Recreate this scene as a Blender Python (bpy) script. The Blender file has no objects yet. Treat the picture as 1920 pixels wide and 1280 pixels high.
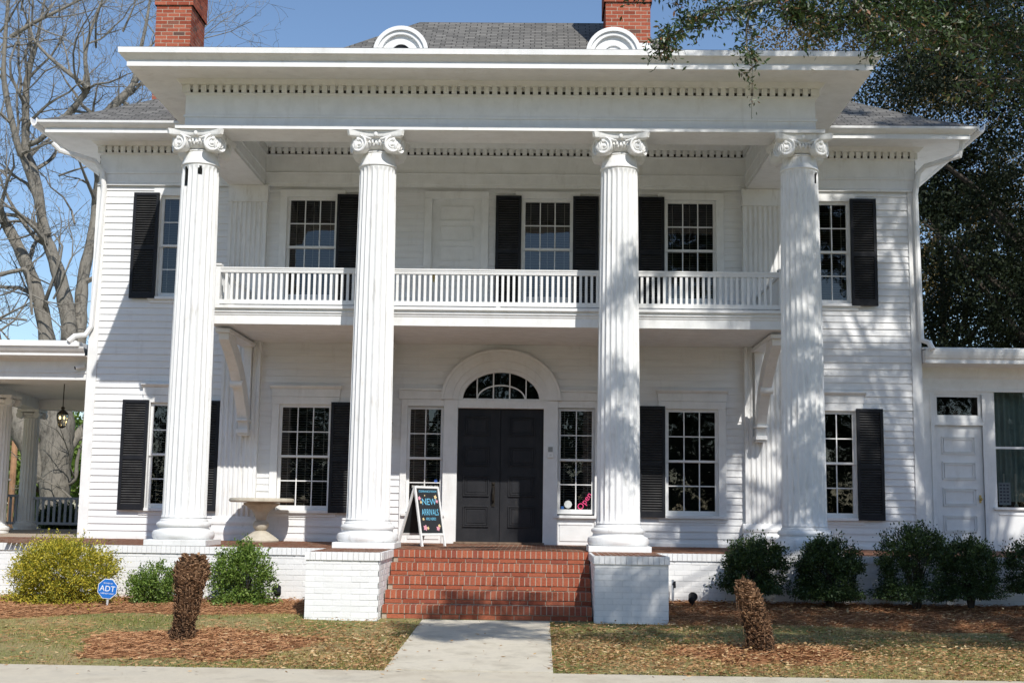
import bpy, math, random
import numpy as np
from mathutils import Vector, Matrix
random.seed(7); rng = np.random.default_rng(11)
R_ = math.radians
S = bpy.context.scene
COL = S.collection

# ------------------------------------------------------------------ camera
CAM = np.array([0.5942, -16.2, 0.5024]); YAW, PIT, ROL, FPX = 0.0228, 0.1327, -0.0143, 2373.7
def cam_axes():
    cy, sy, cp, sp = math.cos(YAW), math.sin(YAW), math.cos(PIT), math.sin(PIT)
    f = np.array([-sy*cp, cy*cp, sp]); r = np.array([cy, sy, 0.0]); u = np.cross(r, f)
    cr, sr = math.cos(ROL), math.sin(ROL)
    return cr*r - sr*u, cr*u + sr*r, f
AR, AU, AF = cam_axes()
def at(u, v, Y):
    """survey helper: photo pixel (1920x1280) met with the upright plane y = Y"""
    d = AF + (u-960)/FPX*AR - (v-640)/FPX*AU
    return CAM + d*((Y-CAM[1])/d[1])
cam = bpy.data.cameras.new('camera'); co = bpy.data.objects.new('camera', cam); COL.objects.link(co)
cam.sensor_width = 36; cam.lens = FPX/1920*36; cam.clip_end = 2000; cam.clip_start = .1
M = Matrix.Identity(4)
for i in range(3):
    M[i][0], M[i][1], M[i][2], M[i][3] = AR[i], AU[i], -AF[i], CAM[i]
co.matrix_world = M
S.camera = co

# ------------------------------------------------------------------ light
SUN = Vector((.385, -1.0, 1.03)).normalized()          # towards the sun
sun = bpy.data.lights.new('sun', 'SUN'); so = bpy.data.objects.new('sun', sun); COL.objects.link(so)
sun.energy = 4.6; sun.angle = R_(.46); sun.color = (1, .962, .90)
so.rotation_euler = SUN.to_track_quat('Z', 'Y').to_euler(); so.location = (10, -30, 30)
W = bpy.data.worlds.new('World'); S.world = W; W.use_nodes = True
wn = W.node_tree.nodes; wl = W.node_tree.links; wn.clear()
sky = wn.new('ShaderNodeTexSky'); sky.sky_type = 'NISHITA'; sky.sun_disc = False
sky.sun_elevation = math.asin(SUN.z); sky.sun_rotation = math.atan2(SUN.x, SUN.y)
sky.air_density = 1.0; sky.dust_density = .3; sky.ozone_density = 3.2; sky.altitude = 100
bg = wn.new('ShaderNodeBackground'); bg.inputs[1].default_value = .14
wo = wn.new('ShaderNodeOutputWorld'); wl.new(sky.outputs[0], bg.inputs[0]); wl.new(bg.outputs[0], wo.inputs[0])
S.view_settings.view_transform = 'Standard'; S.view_settings.look = 'None'
S.view_settings.exposure = 0.0; S.view_settings.gamma = 1

# ------------------------------------------------------------------ materials
def newmat(name):
    m = bpy.data.materials.new(name); m.use_nodes = True
    nt = m.node_tree; b = nt.nodes['Principled BSDF']
    return m, nt, b
def N(nt, typ, **kw):
    n = nt.nodes.new(typ)
    for k, v in kw.items():
        if k in n.inputs: n.inputs[k].default_value = v
        else: setattr(n, k, v)
    return n
def L(nt, a, ao, b, bi): nt.links.new(a.outputs[ao], b.inputs[bi])
def ramp(nt, stops):
    r = nt.nodes.new('ShaderNodeValToRGB'); e = r.color_ramp.elements
    while len(e) < len(stops): e.new(.5)
    for el, (p, c) in zip(e, stops): el.position = p; el.color = (*c, 1)
    return r
def mat_noise(name, c0, c1, scale=3, rough=.6, bump=.0, bscale=60, spec=.5, detail=6, stretch=None, c2=None, metallic=0, fleck=0, fcol=(.40, .36, .30), fscale=9):
    m, nt, b = newmat(name)
    tc = N(nt, 'ShaderNodeTexCoord'); mp = N(nt, 'ShaderNodeMapping')
    L(nt, tc, 'Object', mp, 'Vector')
    if stretch: mp.inputs['Scale'].default_value = stretch
    n = N(nt, 'ShaderNodeTexNoise', Scale=scale, Detail=detail, Roughness=.65); L(nt, mp, 0, n, 'Vector')
    st = [(.3, c0), (.7, c1)] if c2 is None else [(.28, c0), (.52, c1), (.75, c2)]
    r = ramp(nt, st); L(nt, n, 'Fac', r, 0)
    if fleck:      # worn and grimy spots and drip marks
        n3 = N(nt, 'ShaderNodeTexNoise', Scale=fscale, Detail=10, Roughness=.7); mp3 = N(nt, 'ShaderNodeMapping'); mp3.inputs['Scale'].default_value = (1.4, 1.4, .28)
        L(nt, tc, 'Object', mp3, 'Vector'); L(nt, mp3, 0, n3, 'Vector'); r3 = ramp(nt, [(.55, (0, 0, 0)), (.72, (fleck, fleck, fleck))]); L(nt, n3, 'Fac', r3, 0)
        mx = N(nt, 'ShaderNodeMix', data_type='RGBA'); L(nt, r3, 0, mx, 0); nt.links.new(r.outputs[0], mx.inputs[6]); mx.inputs[7].default_value = (*fcol, 1); nt.links.new(mx.outputs[2], b.inputs['Base Color'])
    else: L(nt, r, 0, b, 'Base Color')
    b.inputs['Roughness'].default_value = rough; b.inputs['Specular IOR Level'].default_value = spec
    b.inputs['Metallic'].default_value = metallic
    if bump:
        n2 = N(nt, 'ShaderNodeTexNoise', Scale=bscale, Detail=4); L(nt, mp, 0, n2, 'Vector')
        bp = N(nt, 'ShaderNodeBump', Strength=bump, Distance=.01); L(nt, n2, 'Fac', bp, 'Height'); L(nt, bp, 0, b, 'Normal')
    return m
def mat_tint(name, stops, rough=.6, spec=.4, bump=.2, bscale=70, trans=0, var=.55):
    """colour from the per-piece 'tint' attribute (one brick, one leaf, one needle)"""
    m, nt, b = newmat(name)
    a = N(nt, 'ShaderNodeAttribute', attribute_name='tint'); r = ramp(nt, stops)
    L(nt, a, 'Fac', r, 0)
    tc = N(nt, 'ShaderNodeTexCoord'); n = N(nt, 'ShaderNodeTexNoise', Scale=bscale, Detail=5); L(nt, tc, 'Object', n, 'Vector')
    mx = N(nt, 'ShaderNodeMix', data_type='RGBA', blend_type='MULTIPLY'); mx.inputs[0].default_value = var
    r2 = ramp(nt, [(.3, (.6, .6, .6)), (.7, (1.15, 1.15, 1.15))]); L(nt, n, 'Fac', r2, 0)
    nt.links.new(r.outputs[0], mx.inputs[6]); nt.links.new(r2.outputs[0], mx.inputs[7]); nt.links.new(mx.outputs[2], b.inputs['Base Color'])
    b.inputs['Roughness'].default_value = rough; b.inputs['Specular IOR Level'].default_value = spec
    if bump:
        bp = N(nt, 'ShaderNodeBump', Strength=bump, Distance=.01); L(nt, n, 'Fac', bp, 'Height'); L(nt, bp, 0, b, 'Normal')
    if trans:
        o = nt.nodes['Material Output']; t = N(nt, 'ShaderNodeBsdfTranslucent'); nt.links.new(mx.outputs[2], t.inputs[0])
        ms = N(nt, 'ShaderNodeMixShader', Fac=trans); L(nt, b, 0, ms, 1); L(nt, t, 0, ms, 2); L(nt, ms, 0, o, 'Surface')
    return m
WHITE = mat_noise('white_paint', (.77, .77, .765), (.84, .84, .835), 2.2, .55, .12, 90, .35, stretch=(1, 1, 1.0))
WSIDE = mat_noise('white_siding', (.74, .74, .735), (.84, .84, .835), 3.0, .6, .10, 40, .3, stretch=(.6, .6, 5), fleck=.22, fscale=4)
WCOL = mat_noise('white_column_paint', (.74, .74, .725), (.85, .85, .84), 5, .6, .25, 120, .3, stretch=(1, 1, .35), fleck=.5)
WTRIM = mat_noise('white_trim', (.74, .74, .725), (.84, .84, .83), 5, .5, .10, 60, .35, fleck=.22, fscale=5)
BLACK = mat_noise('black_paint', (.010, .011, .014), (.018, .019, .023), 8, .5, .05, 80, .22)
DOORM = mat_noise('door_paint', (.016, .017, .020), (.030, .030, .033), 5, .5, .12, 60, .2, stretch=(1, 1, .5), fleck=.35, fcol=(.06, .055, .05), fscale=6)
SLAT = mat_noise('sunlit_black_slats', (.035, .035, .037), (.075, .074, .073), 6, .5, .05, 80, .3)  # lighter than the frame: sun glinting off the slats put into the colour
GREYP = mat_noise('grey_paint', (.30, .33, .37), (.38, .41, .46), 4, .6, .1, 60)
METAL = mat_noise('dark_metal', (.02, .018, .015), (.05, .04, .03), 20, .4, .1, 90, .5, metallic=.6)
BRASS = mat_noise('brass', (.45, .33, .12), (.6, .45, .18), 20, .35, 0, 50, .5, metallic=.9)
STONE = mat_noise('cast_stone', (.42, .38, .30), (.60, .55, .45), 9, .85, .5, 120, .2)
CONC = mat_noise('concrete', (.44, .395, .31), (.61, .555, .445), 2.5, .9, .35, 160, .2, fleck=.4, fcol=(.25, .22, .17), fscale=2.2, c2=(.52, .475, .395))
CONC2 = mat_noise('concrete_drive', (.43, .375, .29), (.58, .52, .41), 1.8, .92, .45, 190, .2, fleck=.4, fcol=(.25, .22, .17), fscale=2.2, c2=(.49, .445, .36), detail=12)
BARK = mat_noise('bark', (.065, .058, .05), (.26, .24, .205), 9, .95, .9, 30, .1, stretch=(1, 1, .35), c2=(.15, .135, .115))
DBARK = mat_noise('dark_bark', (.03, .025, .02), (.10, .085, .07), 12, .95, .8, 30, .1, stretch=(1, 1, .4))
MORTAR = mat_noise('mortar', (.36, .29, .225), (.50, .42, .33), 20, .95, .4, 150, .1)
BRICKR = mat_tint('red_brick', [(0, (.29, .075, .04)), (.35, (.36, .10, .052)), (.8, (.42, .13, .068)), (1, (.27, .075, .048))], .85, .25, .35, 60)
BRICKC = mat_tint('chimney_brick', [(0, (.24, .055, .03)), (.35, (.36, .09, .05)), (.8, (.43, .13, .075)), (1, (.13, .07, .055))], .88, .2, .3, 50)
BRICKW = mat_tint('white_painted_brick', [(0, (.77, .765, .75)), (1, (.83, .825, .81))], .6, .3, .12, 40, var=.10)
BRICKP = mat_tint('porch_paver', [(0, (.20, .085, .05)), (.6, (.29, .14, .085)), (1, (.24, .15, .10))], .85, .25, .3, 60)
DARKIN = mat_noise('dark_interior', (.010, .009, .008), (.02, .018, .015), 3, .9)
BLIND = mat_noise('window_blind', (.34, .31, .27), (.42, .39, .34), 6, .6)
LEAF_B = mat_tint('leaf_box', [(0, (.05, .10, .015)), (.5, (.14, .23, .035)), (1, (.30, .40, .09))], .5, .4, 0, trans=.25)
LEAF_Y = mat_tint('leaf_yellow', [(0, (.12, .17, .02)), (.45, (.42, .38, .04)), (1, (.74, .60, .07))], .5, .4, 0, trans=.3)
LEAF_O = mat_tint('leaf_oak', [(0, (.022, .045, .010)), (.5, (.045, .085, .02)), (.88, (.09, .13, .035)), (1, (.28, .12, .05))], .38, .6, 0, trans=.22)
LEAF_D = mat_tint('leaf_dark', [(0, (.006, .010, .004)), (.6, (.012, .020, .007)), (.95, (.028, .036, .013)), (1, (.10, .09, .03))], .6, .18, 0, trans=.06)
LEAF_G = mat_tint('leaf_golden', [(0, (.06, .055, .02)), (.5, (.16, .12, .04)), (1, (.30, .19, .06))], .6, .3, 0, trans=.3)
LEAF_S = mat_tint('leaf_shade', [(0, (.015, .032, .010)), (.6, (.04, .075, .020)), (1, (.10, .15, .04))], .5, .4, 0, trans=.2)
STRAW = mat_tint('pine_straw', [(0, (.15, .065, .03)), (.5, (.42, .205, .095)), (1, (.66, .39, .21))], .8, .2, 0)
GRASSM = mat_tint('grass_blades', [(0, (.11, .17, .03)), (.35, (.25, .275, .06)), (.7, (.46, .38, .135)), (1, (.64, .50, .23))], .7, .3, 0, trans=.25)
LITTER = mat_tint('leaf_litter', [(0, (.17, .08, .035)), (.4, (.42, .24, .10)), (.8, (.58, .38, .18)), (1, (.68, .52, .30))], .7, .3, 0, trans=.15)
SAGO = mat_tint('sago_scales', [(0, (.035, .020, .012)), (.45, (.16, .085, .045)), (1, (.42, .25, .14))], .85, .2, .3, 90)
MULCH = mat_noise('mulch_soil', (.08, .038, .018), (.28, .14, .07), 14, .95, .8, 60, .1, c2=(.18, .085, .042), detail=12)
def glass_mat():
    m, nt, b = newmat('window_glass'); nt.nodes.remove(b); o = nt.nodes['Material Output']
    g = N(nt, 'ShaderNodeBsdfGlossy', Roughness=.015); g.inputs['Color'].default_value = (1, 1, 1, 1)
    t = N(nt, 'ShaderNodeBsdfTransparent'); t.inputs[0].default_value = (.8, .82, .8, 1)
    f = N(nt, 'ShaderNodeFresnel', IOR=1.5); ml = N(nt, 'ShaderNodeMath', operation='MULTIPLY'); ml.inputs[1].default_value = 1.6
    tc = N(nt, 'ShaderNodeTexCoord'); n = N(nt, 'ShaderNodeTexNoise', Scale=3.5, Detail=2); L(nt, tc, 'Object', n, 'Vector')
    bp = N(nt, 'ShaderNodeBump', Strength=.06, Distance=.02); L(nt, n, 'Fac', bp, 'Height'); L(nt, bp, 0, g, 'Normal')
    L(nt, f, 0, ml, 0); mx = N(nt, 'ShaderNodeMixShader'); L(nt, ml, 0, mx, 0); L(nt, t, 0, mx, 1); L(nt, g, 0, mx, 2); L(nt, mx, 0, o, 'Surface')
    return m
GLASS = glass_mat()
def flat(name, c, rough=.6, emit=0):
    m, nt, b = newmat(name); b.inputs['Base Color'].default_value = (*c, 1); b.inputs['Roughness'].default_value = rough
    n = N(nt, 'ShaderNodeTexNoise', Scale=25, Detail=3); tc = N(nt, 'ShaderNodeTexCoord'); L(nt, tc, 'Object', n, 'Vector')
    r = ramp(nt, [(.3, tuple(x*.88 for x in c)), (.7, tuple(min(1, x*1.06) for x in c))]); L(nt, n, 'Fac', r, 0); L(nt, r, 0, b, 'Base Color')
    if emit: b.inputs['Emission Color'].default_value = (*c, 1); b.inputs['Emission Strength'].default_value = emit
    return m
def shingle_mat():
    m, nt, b = newmat('grey_shingles')
    uv = N(nt, 'ShaderNodeUVMap', uv_map='UVMap')
    bt = N(nt, 'ShaderNodeTexBrick'); bt.offset = .37; bt.squash = 1
    for k, v in dict(Scale=1.0).items(): bt.inputs[k].default_value = v
    bt.inputs['Brick Width'].default_value = .21; bt.inputs['Row Height'].default_value = .10; bt.inputs['Mortar Size'].default_value = .009
    bt.inputs['Mortar Smooth'].default_value = .2; bt.inputs['Bias'].default_value = 0
    bt.inputs['Color1'].default_value = (.13, .126, .118, 1); bt.inputs['Color2'].default_value = (.215, .207, .192, 1); bt.inputs['Mortar'].default_value = (.045, .043, .04, 1)
    L(nt, uv, 0, bt, 'Vector')
    n = N(nt, 'ShaderNodeTexNoise', Scale=55, Detail=5); L(nt, uv, 0, n, 'Vector'); r = ramp(nt, [(.3, (.65, .64, .63)), (.7, (1.2, 1.2, 1.2))]); L(nt, n, 'Fac', r, 0)
    mx = N(nt, 'ShaderNodeMix', data_type='RGBA', blend_type='MULTIPLY'); mx.inputs[0].default_value = .8
    nt.links.new(bt.outputs[0], mx.inputs[6]); nt.links.new(r.outputs[0], mx.inputs[7]); nt.links.new(mx.outputs[2], b.inputs['Base Color'])
    bp = N(nt, 'ShaderNodeBump', Strength=.6, Distance=.01); nt.links.new(bt.outputs['Fac'], bp.inputs['Height']); bp.invert = True; L(nt, bp, 0, b, 'Normal')
    b.inputs['Roughness'].default_value = .9; b.inputs['Specular IOR Level'].default_value = .2
    return m
SHING = shingle_mat()
def ground_mat():
    m, nt, b = newmat('lawn_ground'); tc = N(nt, 'ShaderNodeTexCoord')
    a = N(nt, 'ShaderNodeTexNoise', Scale=.9, Detail=8); c = N(nt, 'ShaderNodeTexNoise', Scale=45, Detail=8)
    L(nt, tc, 'Object', a, 'Vector'); L(nt, tc, 'Object', c, 'Vector')
    r1 = ramp(nt, [(.35, (.17, .18, .05)), (.55, (.30, .25, .10)), (.7, (.36, .26, .12))]); L(nt, a, 'Fac', r1, 0)
    r2 = ramp(nt, [(.3, (.5, .5, .5)), (.7, (1.3, 1.3, 1.3))]); L(nt, c, 'Fac', r2, 0)
    mx = N(nt, 'ShaderNodeMix', data_type='RGBA', blend_type='MULTIPLY'); mx.inputs[0].default_value = .9
    nt.links.new(r1.outputs[0], mx.inputs[6]); nt.links.new(r2.outputs[0], mx.inputs[7]); nt.links.new(mx.outputs[2], b.inputs['Base Color'])
    bp = N(nt, 'ShaderNodeBump', Strength=.7, Distance=.02); L(nt, c, 'Fac', bp, 'Height'); L(nt, bp, 0, b, 'Normal'); b.inputs['Roughness'].default_value = .95
    return m
GROUND = ground_mat()

# ------------------------------------------------------------------ mesh helpers
class MB:
    def __init__(s): s.v = []; s.f = []; s.t = []; s.uv = None; s.smooth = False
    def add(s, verts, faces, tint=0.0):
        o = len(s.v); s.v.extend([tuple(map(float, p)) for p in verts])
        for f in faces: s.f.append(tuple(o+i for i in f)); s.t.append(tint)
    def box(s, x0, x1, y0, y1, z0, z1, tint=0.0, M=None):
        v = [(x0,y0,z0),(x1,y0,z0),(x1,y1,z0),(x0,y1,z0),(x0,y0,z1),(x1,y0,z1),(x1,y1,z1),(x0,y1,z1)]
        if M is not None: v = [tuple(M @ Vector(p)) for p in v]
        s.add(v, [(0,3,2,1),(4,5,6,7),(0,1,5,4),(1,2,6,5),(2,3,7,6),(3,0,4,7)], tint)
    def tube(s, pts, rad, n=8, tint=0.0, cap=True):
        pts = [Vector(p) for p in pts]; rings = []
        up = Vector((0, 0, 1)); prev = None; o = len(s.v)
        for i, p in enumerate(pts):
            d = (pts[min(i+1, len(pts)-1)] - pts[max(i-1, 0)]).normalized()
            if prev is None:
                a = up if abs(d.z) < .9 else Vector((1, 0, 0)); e1 = d.cross(a).normalized()
            else: e1 = (prev - d*prev.dot(d)).normalized()
            prev = e1; e2 = d.cross(e1); r = rad[i] if hasattr(rad, '__len__') else rad
            for k in range(n):
                t = 2*math.pi*k/n; s.v.append(tuple(p + e1*(r*math.cos(t)) + e2*(r*math.sin(t))))
        for i in range(len(pts)-1):
            for k in range(n):
                a = o+i*n+k; b = o+i*n+(k+1) % n; s.f.append((a, b, b+n, a+n)); s.t.append(tint)
        if cap:
            s.f.append(tuple(o+k for k in range(n))[::-1]); s.t.append(tint)
            s.f.append(tuple(o+(len(pts)-1)*n+k for k in range(n))); s.t.append(tint)
    def lathe(s, prof, cx=0, cy=0, n=32, cz=0, tint=0.0):
        o = len(s.v)
        for r, z in prof:
            for k in range(n):
                t = 2*math.pi*k/n; s.v.append((cx+r*math.cos(t), cy+r*math.sin(t), cz+z))
        for i in range(len(prof)-1):
            for k in range(n):
                a = o+i*n+k; b = o+i*n+(k+1) % n; s.f.append((a, b, b+n, a+n)); s.t.append(tint)
        s.f.append(tuple(o+k for k in range(n))[::-1]); s.t.append(tint)
        s.f.append(tuple(o+(len(prof)-1)*n+k for k in range(n))); s.t.append(tint)
    def sphere(s, c, r, n=8, m=6, sc=(1,1,1), tint=0.0):
        prof = [(max(1e-4, r*math.sin(math.pi*i/m)), -r*math.cos(math.pi*i/m)) for i in range(m+1)]
        o = len(s.v); s.lathe(prof, 0, 0, n, 0, tint)
        for i in range(o, len(s.v)):
            x, y, z = s.v[i]; s.v[i] = (c[0]+x*sc[0], c[1]+y*sc[1], c[2]+z*sc[2])
    def extr(s, poly, x0, x1, axis='x'):
        """poly of (y,z) extruded along x (or (x,z) along y)"""
        n = len(poly)
        if axis == 'x': v = [(x0, a, b) for a, b in poly] + [(x1, a, b) for a, b in poly]
        else: v = [(a, x0, b) for a, b in poly] + [(a, x1, b) for a, b in poly]
        f = [(i, (i+1) % n, n+(i+1) % n, n+i) for i in range(n)] + [tuple(range(n))[::-1], tuple(range(n, 2*n))]
        s.add(v, f)
    def xform(s, M, start=0):
        for i in range(start, len(s.v)): s.v[i] = tuple(M @ Vector(s.v[i]))
def obj(name, mb, mat, parent=None, smooth=False, bevel=0, fix=True):
    me = bpy.data.meshes.new(name); me.from_pydata(mb.v, [], mb.f); me.update()
    if any(mb.t):
        a = me.attributes.new('tint', 'FLOAT', 'FACE'); a.data.foreach_set('value', np.array(mb.t, np.float32))
    if mb.uv is not None:
        l = me.uv_layers.new(name='UVMap')
        for li, loop in enumerate(me.loops): l.data[li].uv = mb.uv[loop.vertex_index]
    me.materials.append(mat)
    if fix:
        import bmesh
        bm = bmesh.new(); bm.from_mesh(me); bmesh.ops.recalc_face_normals(bm, faces=bm.faces); bm.to_mesh(me); bm.free()
    o = bpy.data.objects.new(name, me); COL.objects.link(o)
    if smooth:
        for p in me.polygons: p.use_smooth = True
        try: me.set_sharp_from_angle(angle=R_(40))
        except Exception: pass
    if parent: o.parent = parent
    if bevel:
        b = o.modifiers.new('bevel', 'BEVEL'); b.width = bevel; b.segments = 2; b.limit_method = 'ANGLE'
    return o
def npobj(name, V, F, mat, parent=None, tint=None, smooth=False):
    """V (n,3), F (m,k) arrays; tint per face"""
    me = bpy.data.meshes.new(name); V = np.asarray(V, np.float32); F = np.asarray(F, np.int32); m, k = F.shape
    me.vertices.add(len(V)); me.vertices.foreach_set('co', V.ravel())
    me.loops.add(m*k); me.loops.foreach_set('vertex_index', F.ravel())
    me.polygons.add(m); me.polygons.foreach_set('loop_start', np.arange(m, dtype=np.int32)*k)
    me.polygons.foreach_set('loop_total', np.full(m, k, np.int32))
    if tint is not None:
        a = me.attributes.new('tint', 'FLOAT', 'FACE'); a.data.foreach_set('value', np.asarray(tint, np.float32))
    me.update(calc_edges=True); me.materials.append(mat)
    if smooth: me.polygons.foreach_set('use_smooth', np.ones(m, bool))
    o = bpy.data.objects.new(name, me); COL.objects.link(o)
    if parent: o.parent = parent
    return o
def thing(name, label, cat, loc=(0,0,0), group=None, rz=0):
    o = bpy.data.objects.new(name, None); COL.objects.link(o); o.location = loc; o.rotation_euler = (0, 0, rz)
    o.empty_display_size = .1
    return tag(o, label, cat, group)
def tag(o, label, cat, group=None):
    o['label'] = label; o['category'] = cat
    if group: o['group'] = group
    return o
def struct(o, kind='structure', label=None):
    o['kind'] = kind
    if label: o['label'] = label
    return o
def cp(o, parent, dx=0, dy=0, dz=0, mirror=False):
    c = o.copy(); COL.objects.link(c); c.parent = parent; c.location = (o.location.x+dx, o.location.y+dy, o.location.z+dz); return c
def text(name, s, size, mat, M, parent=None, extrude=.0008, align='CENTER', sx=1):
    cu = bpy.data.curves.new(name, 'FONT'); cu.body = s; cu.size = size; cu.align_x = align; cu.extrude = extrude; cu.resolution_u = 3
    to = bpy.data.objects.new(name+'_curve', cu); COL.objects.link(to); bpy.context.view_layer.update()
    me = bpy.data.meshes.new_from_object(to.evaluated_get(bpy.context.evaluated_depsgraph_get()))
    bpy.data.objects.remove(to); bpy.data.curves.remove(cu)
    me.transform(M @ Matrix.Diagonal((sx, 1, 1, 1))); me.materials.clear(); me.materials.append(mat)
    o = bpy.data.objects.new(name, me); COL.objects.link(o)
    if parent: o.parent = parent
    return o
RX90 = Matrix.Rotation(R_(90), 4, 'X')
def T(x, y, z): return Matrix.Translation((x, y, z))

# leaves: n small quads folded on a random frame around given centres
def leaves(P, size, aspect=.42, tintlo=0, tinthi=1, outward=None, droop=0, tint=None):
    n = len(P); a = rng.normal(size=(n, 3))
    if outward is not None: a = a*.8 + outward*.9
    a[:, 2] -= droop
    a /= np.linalg.norm(a, axis=1)[:, None]+1e-9
    b = rng.normal(size=(n, 3)); b -= (b*a).sum(1)[:, None]*a; b /= np.linalg.norm(b, axis=1)[:, None]+1e-9
    s = (size*rng.uniform(.6, 1.25, n))[:, None] if np.isscalar(size) else size[:, None]
    L_ = a*s; w = b*s*aspect*.5
    v0 = P; v1 = P + L_*.5 + w; v2 = P + L_; v3 = P + L_*.5 - w
    V = np.stack([v0, v1, v2, v3], 1).reshape(-1, 3)
    F = np.arange(4*n).reshape(n, 4)
    t = rng.uniform(tintlo, tinthi, n) if tint is None else tint
    return V, F, t
def merge(parts):
    V = []; F = []; T_ = []; o = 0
    for v, f, t in parts: V.append(v); F.append(f+o); T_.append(t); o += len(v)
    return np.concatenate(V), np.concatenate(F), np.concatenate(T_)

# ------------------------------------------------------------------ ground
def G(x, y):
    if y < -1.4: z = -.77+(max(y, -9.5)+1.4)*.035
    else: z = -.77+(min(y, 3)+1.4)*.03
    if y < -9.5: z -= min(.2, (-9.5-y)*.01)
    return z
def Gn(x, y):
    z = np.where(y < -1.4, -.77+(np.maximum(y, -9.5)+1.4)*.035, -.77+(np.minimum(y, 3)+1.4)*.03)
    return z - np.where(y < -9.5, np.minimum(.2, (-9.5-y)*.01), 0)
def sheet(name, xs, ys, zf, mat, tintf=None):
    X, Y = np.meshgrid(xs, ys); Z = zf(X, Y); V = np.stack([X, Y, Z], -1).reshape(-1, 3)
    nx, ny = len(xs), len(ys); i = np.arange(nx-1)[None, :] + nx*np.arange(ny-1)[:, None]; i = i.ravel()
    return npobj(name, V, np.stack([i, i+1, i+nx+1, i+nx], 1), mat, smooth=True)
xs = np.unique(np.concatenate([np.linspace(-400, -12, 20), np.linspace(-12, 12, 97), np.linspace(12, 400, 20)]))
ys = np.unique(np.concatenate([np.linspace(-400, -12, 20), np.linspace(-12, 4, 65), np.linspace(4, 600, 30)]))
def lawn_z(X, Y):
    near = (np.abs(X) < 11) & (Y > -4.9) & (Y < 3)
    bump = .012*np.sin(X*2.3+Y)*np.cos(Y*3.1-X*.7)*near
    under = (np.abs(X) < .9) & (Y > -5.2) & (Y < -1)
    drive = (Y < -4.85) & (Y > -9.6)
    return Gn(X, Y)+np.where(under | drive, -.02, bump)
struct(sheet('ground', xs, ys, lawn_z, GROUND))
struct(sheet('driveway', np.linspace(-30, 30, 61), np.linspace(-9.4, -4.925, 12), lambda X, Y: Gn(X, Y)+.004, CONC2))
ASPH = mat_noise('asphalt', (.07, .07, .072), (.15, .15, .15), 30, .9, .4, 200, .2, c2=(.10, .10, .10))
struct(sheet('road', np.linspace(-200, 200, 101), np.linspace(-34, -12.5, 12), lambda X, Y: Gn(X, Y)+.006, ASPH))
pm = MB()
for y0, y1 in ((-4.90, -3.2), (-3.19, -1.3)):
    pm.box(-.735, .735, y0, y1, G(0, -3)-.2, 0)
    for i in range(len(pm.v)-4, len(pm.v)): x, y, z = pm.v[i]; pm.v[i] = (x, y, G(0, y)+.012)
struct(obj('path', pm, CONC))

# mulch beds and mounds (soil sheets, needles strewn on top later)
def mulch_h(X, Y):
    """height of the straw above the lawn, 0 outside"""
    h = np.zeros_like(X)
    e1 = -1.25-.28*np.sin(X*.9+1)-.1*np.sin(X*3.1)-np.clip(-X-4, 0, 3)*.22                    # left bed edge
    L_ = (X < -2.08); m = np.clip((Y-e1)/.25, 0, 1)*np.clip((.05-Y)/.02, 0, 1)*L_; h = np.maximum(h, m*.07)
    e2 = -1.30-.25*np.sin(X*1.1)-np.clip(X-3, 0, 2)*.33+np.clip(X-5.0, 0, 4)*.30
    R2 = (X > 2.06)&(X < 12); m = np.clip((Y-e2)/.35, 0, 1)*R2*np.clip((3.4-Y)/.02, 0, 1); h = np.maximum(h, m*(.08+.05*np.clip((Y+1.3)/1.3, 0, 1)))
    for cx, cy, rx, ry, hh in ((-2.75, -3.62, 1.12, .98, .10), (2.8, -3.72, .92, .52, .09), (7.2, -1.9, 1.35, .9, .26)):
        d = np.sqrt(((X-cx)/rx)**2+((Y-cy)/ry)**2)*(1+.10*np.sin(5*np.arctan2(Y-cy, X-cx)+cx)+.05*np.sin(11*np.arctan2(Y-cy, X-cx)))
        d = d+.10*np.sin(X*9+Y*4)*np.sin(Y*11-X*3); h = np.maximum(h, np.clip(1-d, 0, 1)**.7*hh)
    return h
mx_ = np.linspace(-12, 12, 481); my_ = np.linspace(-5, .04, 110)
def mulch_z(X, Y):
    h = mulch_h(X, Y); n = .012*np.sin(X*17+Y*9)*np.sin(Y*21-X*5)
    return Gn(X, Y)+np.where(h > .003, h+n, -.08)
struct(sheet('mulch_soil', mx_, my_, mulch_z, MULCH), 'structure')

def scatter(n, x0, x1, y0, y1, dens):
    P = np.stack([rng.uniform(x0, x1, n), rng.uniform(y0, y1, n)], 1)
    return P[rng.uniform(size=n) < dens(P[:, 0], P[:, 1])]
def inlawn(x, y):
    path = (np.abs(x) < .725+.025*np.sin(y*7+np.sign(x))+.02*np.sin(y*19+x)) & (y < -1.2)
    stair = (np.abs(x) < 2.05) & (y > -1.42)
    return (~path) & (~stair) & (y > -4.93+.03*np.sin(x*3)+.02*np.sin(x*11)) & (mulch_h(x, y) < .004)
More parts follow.
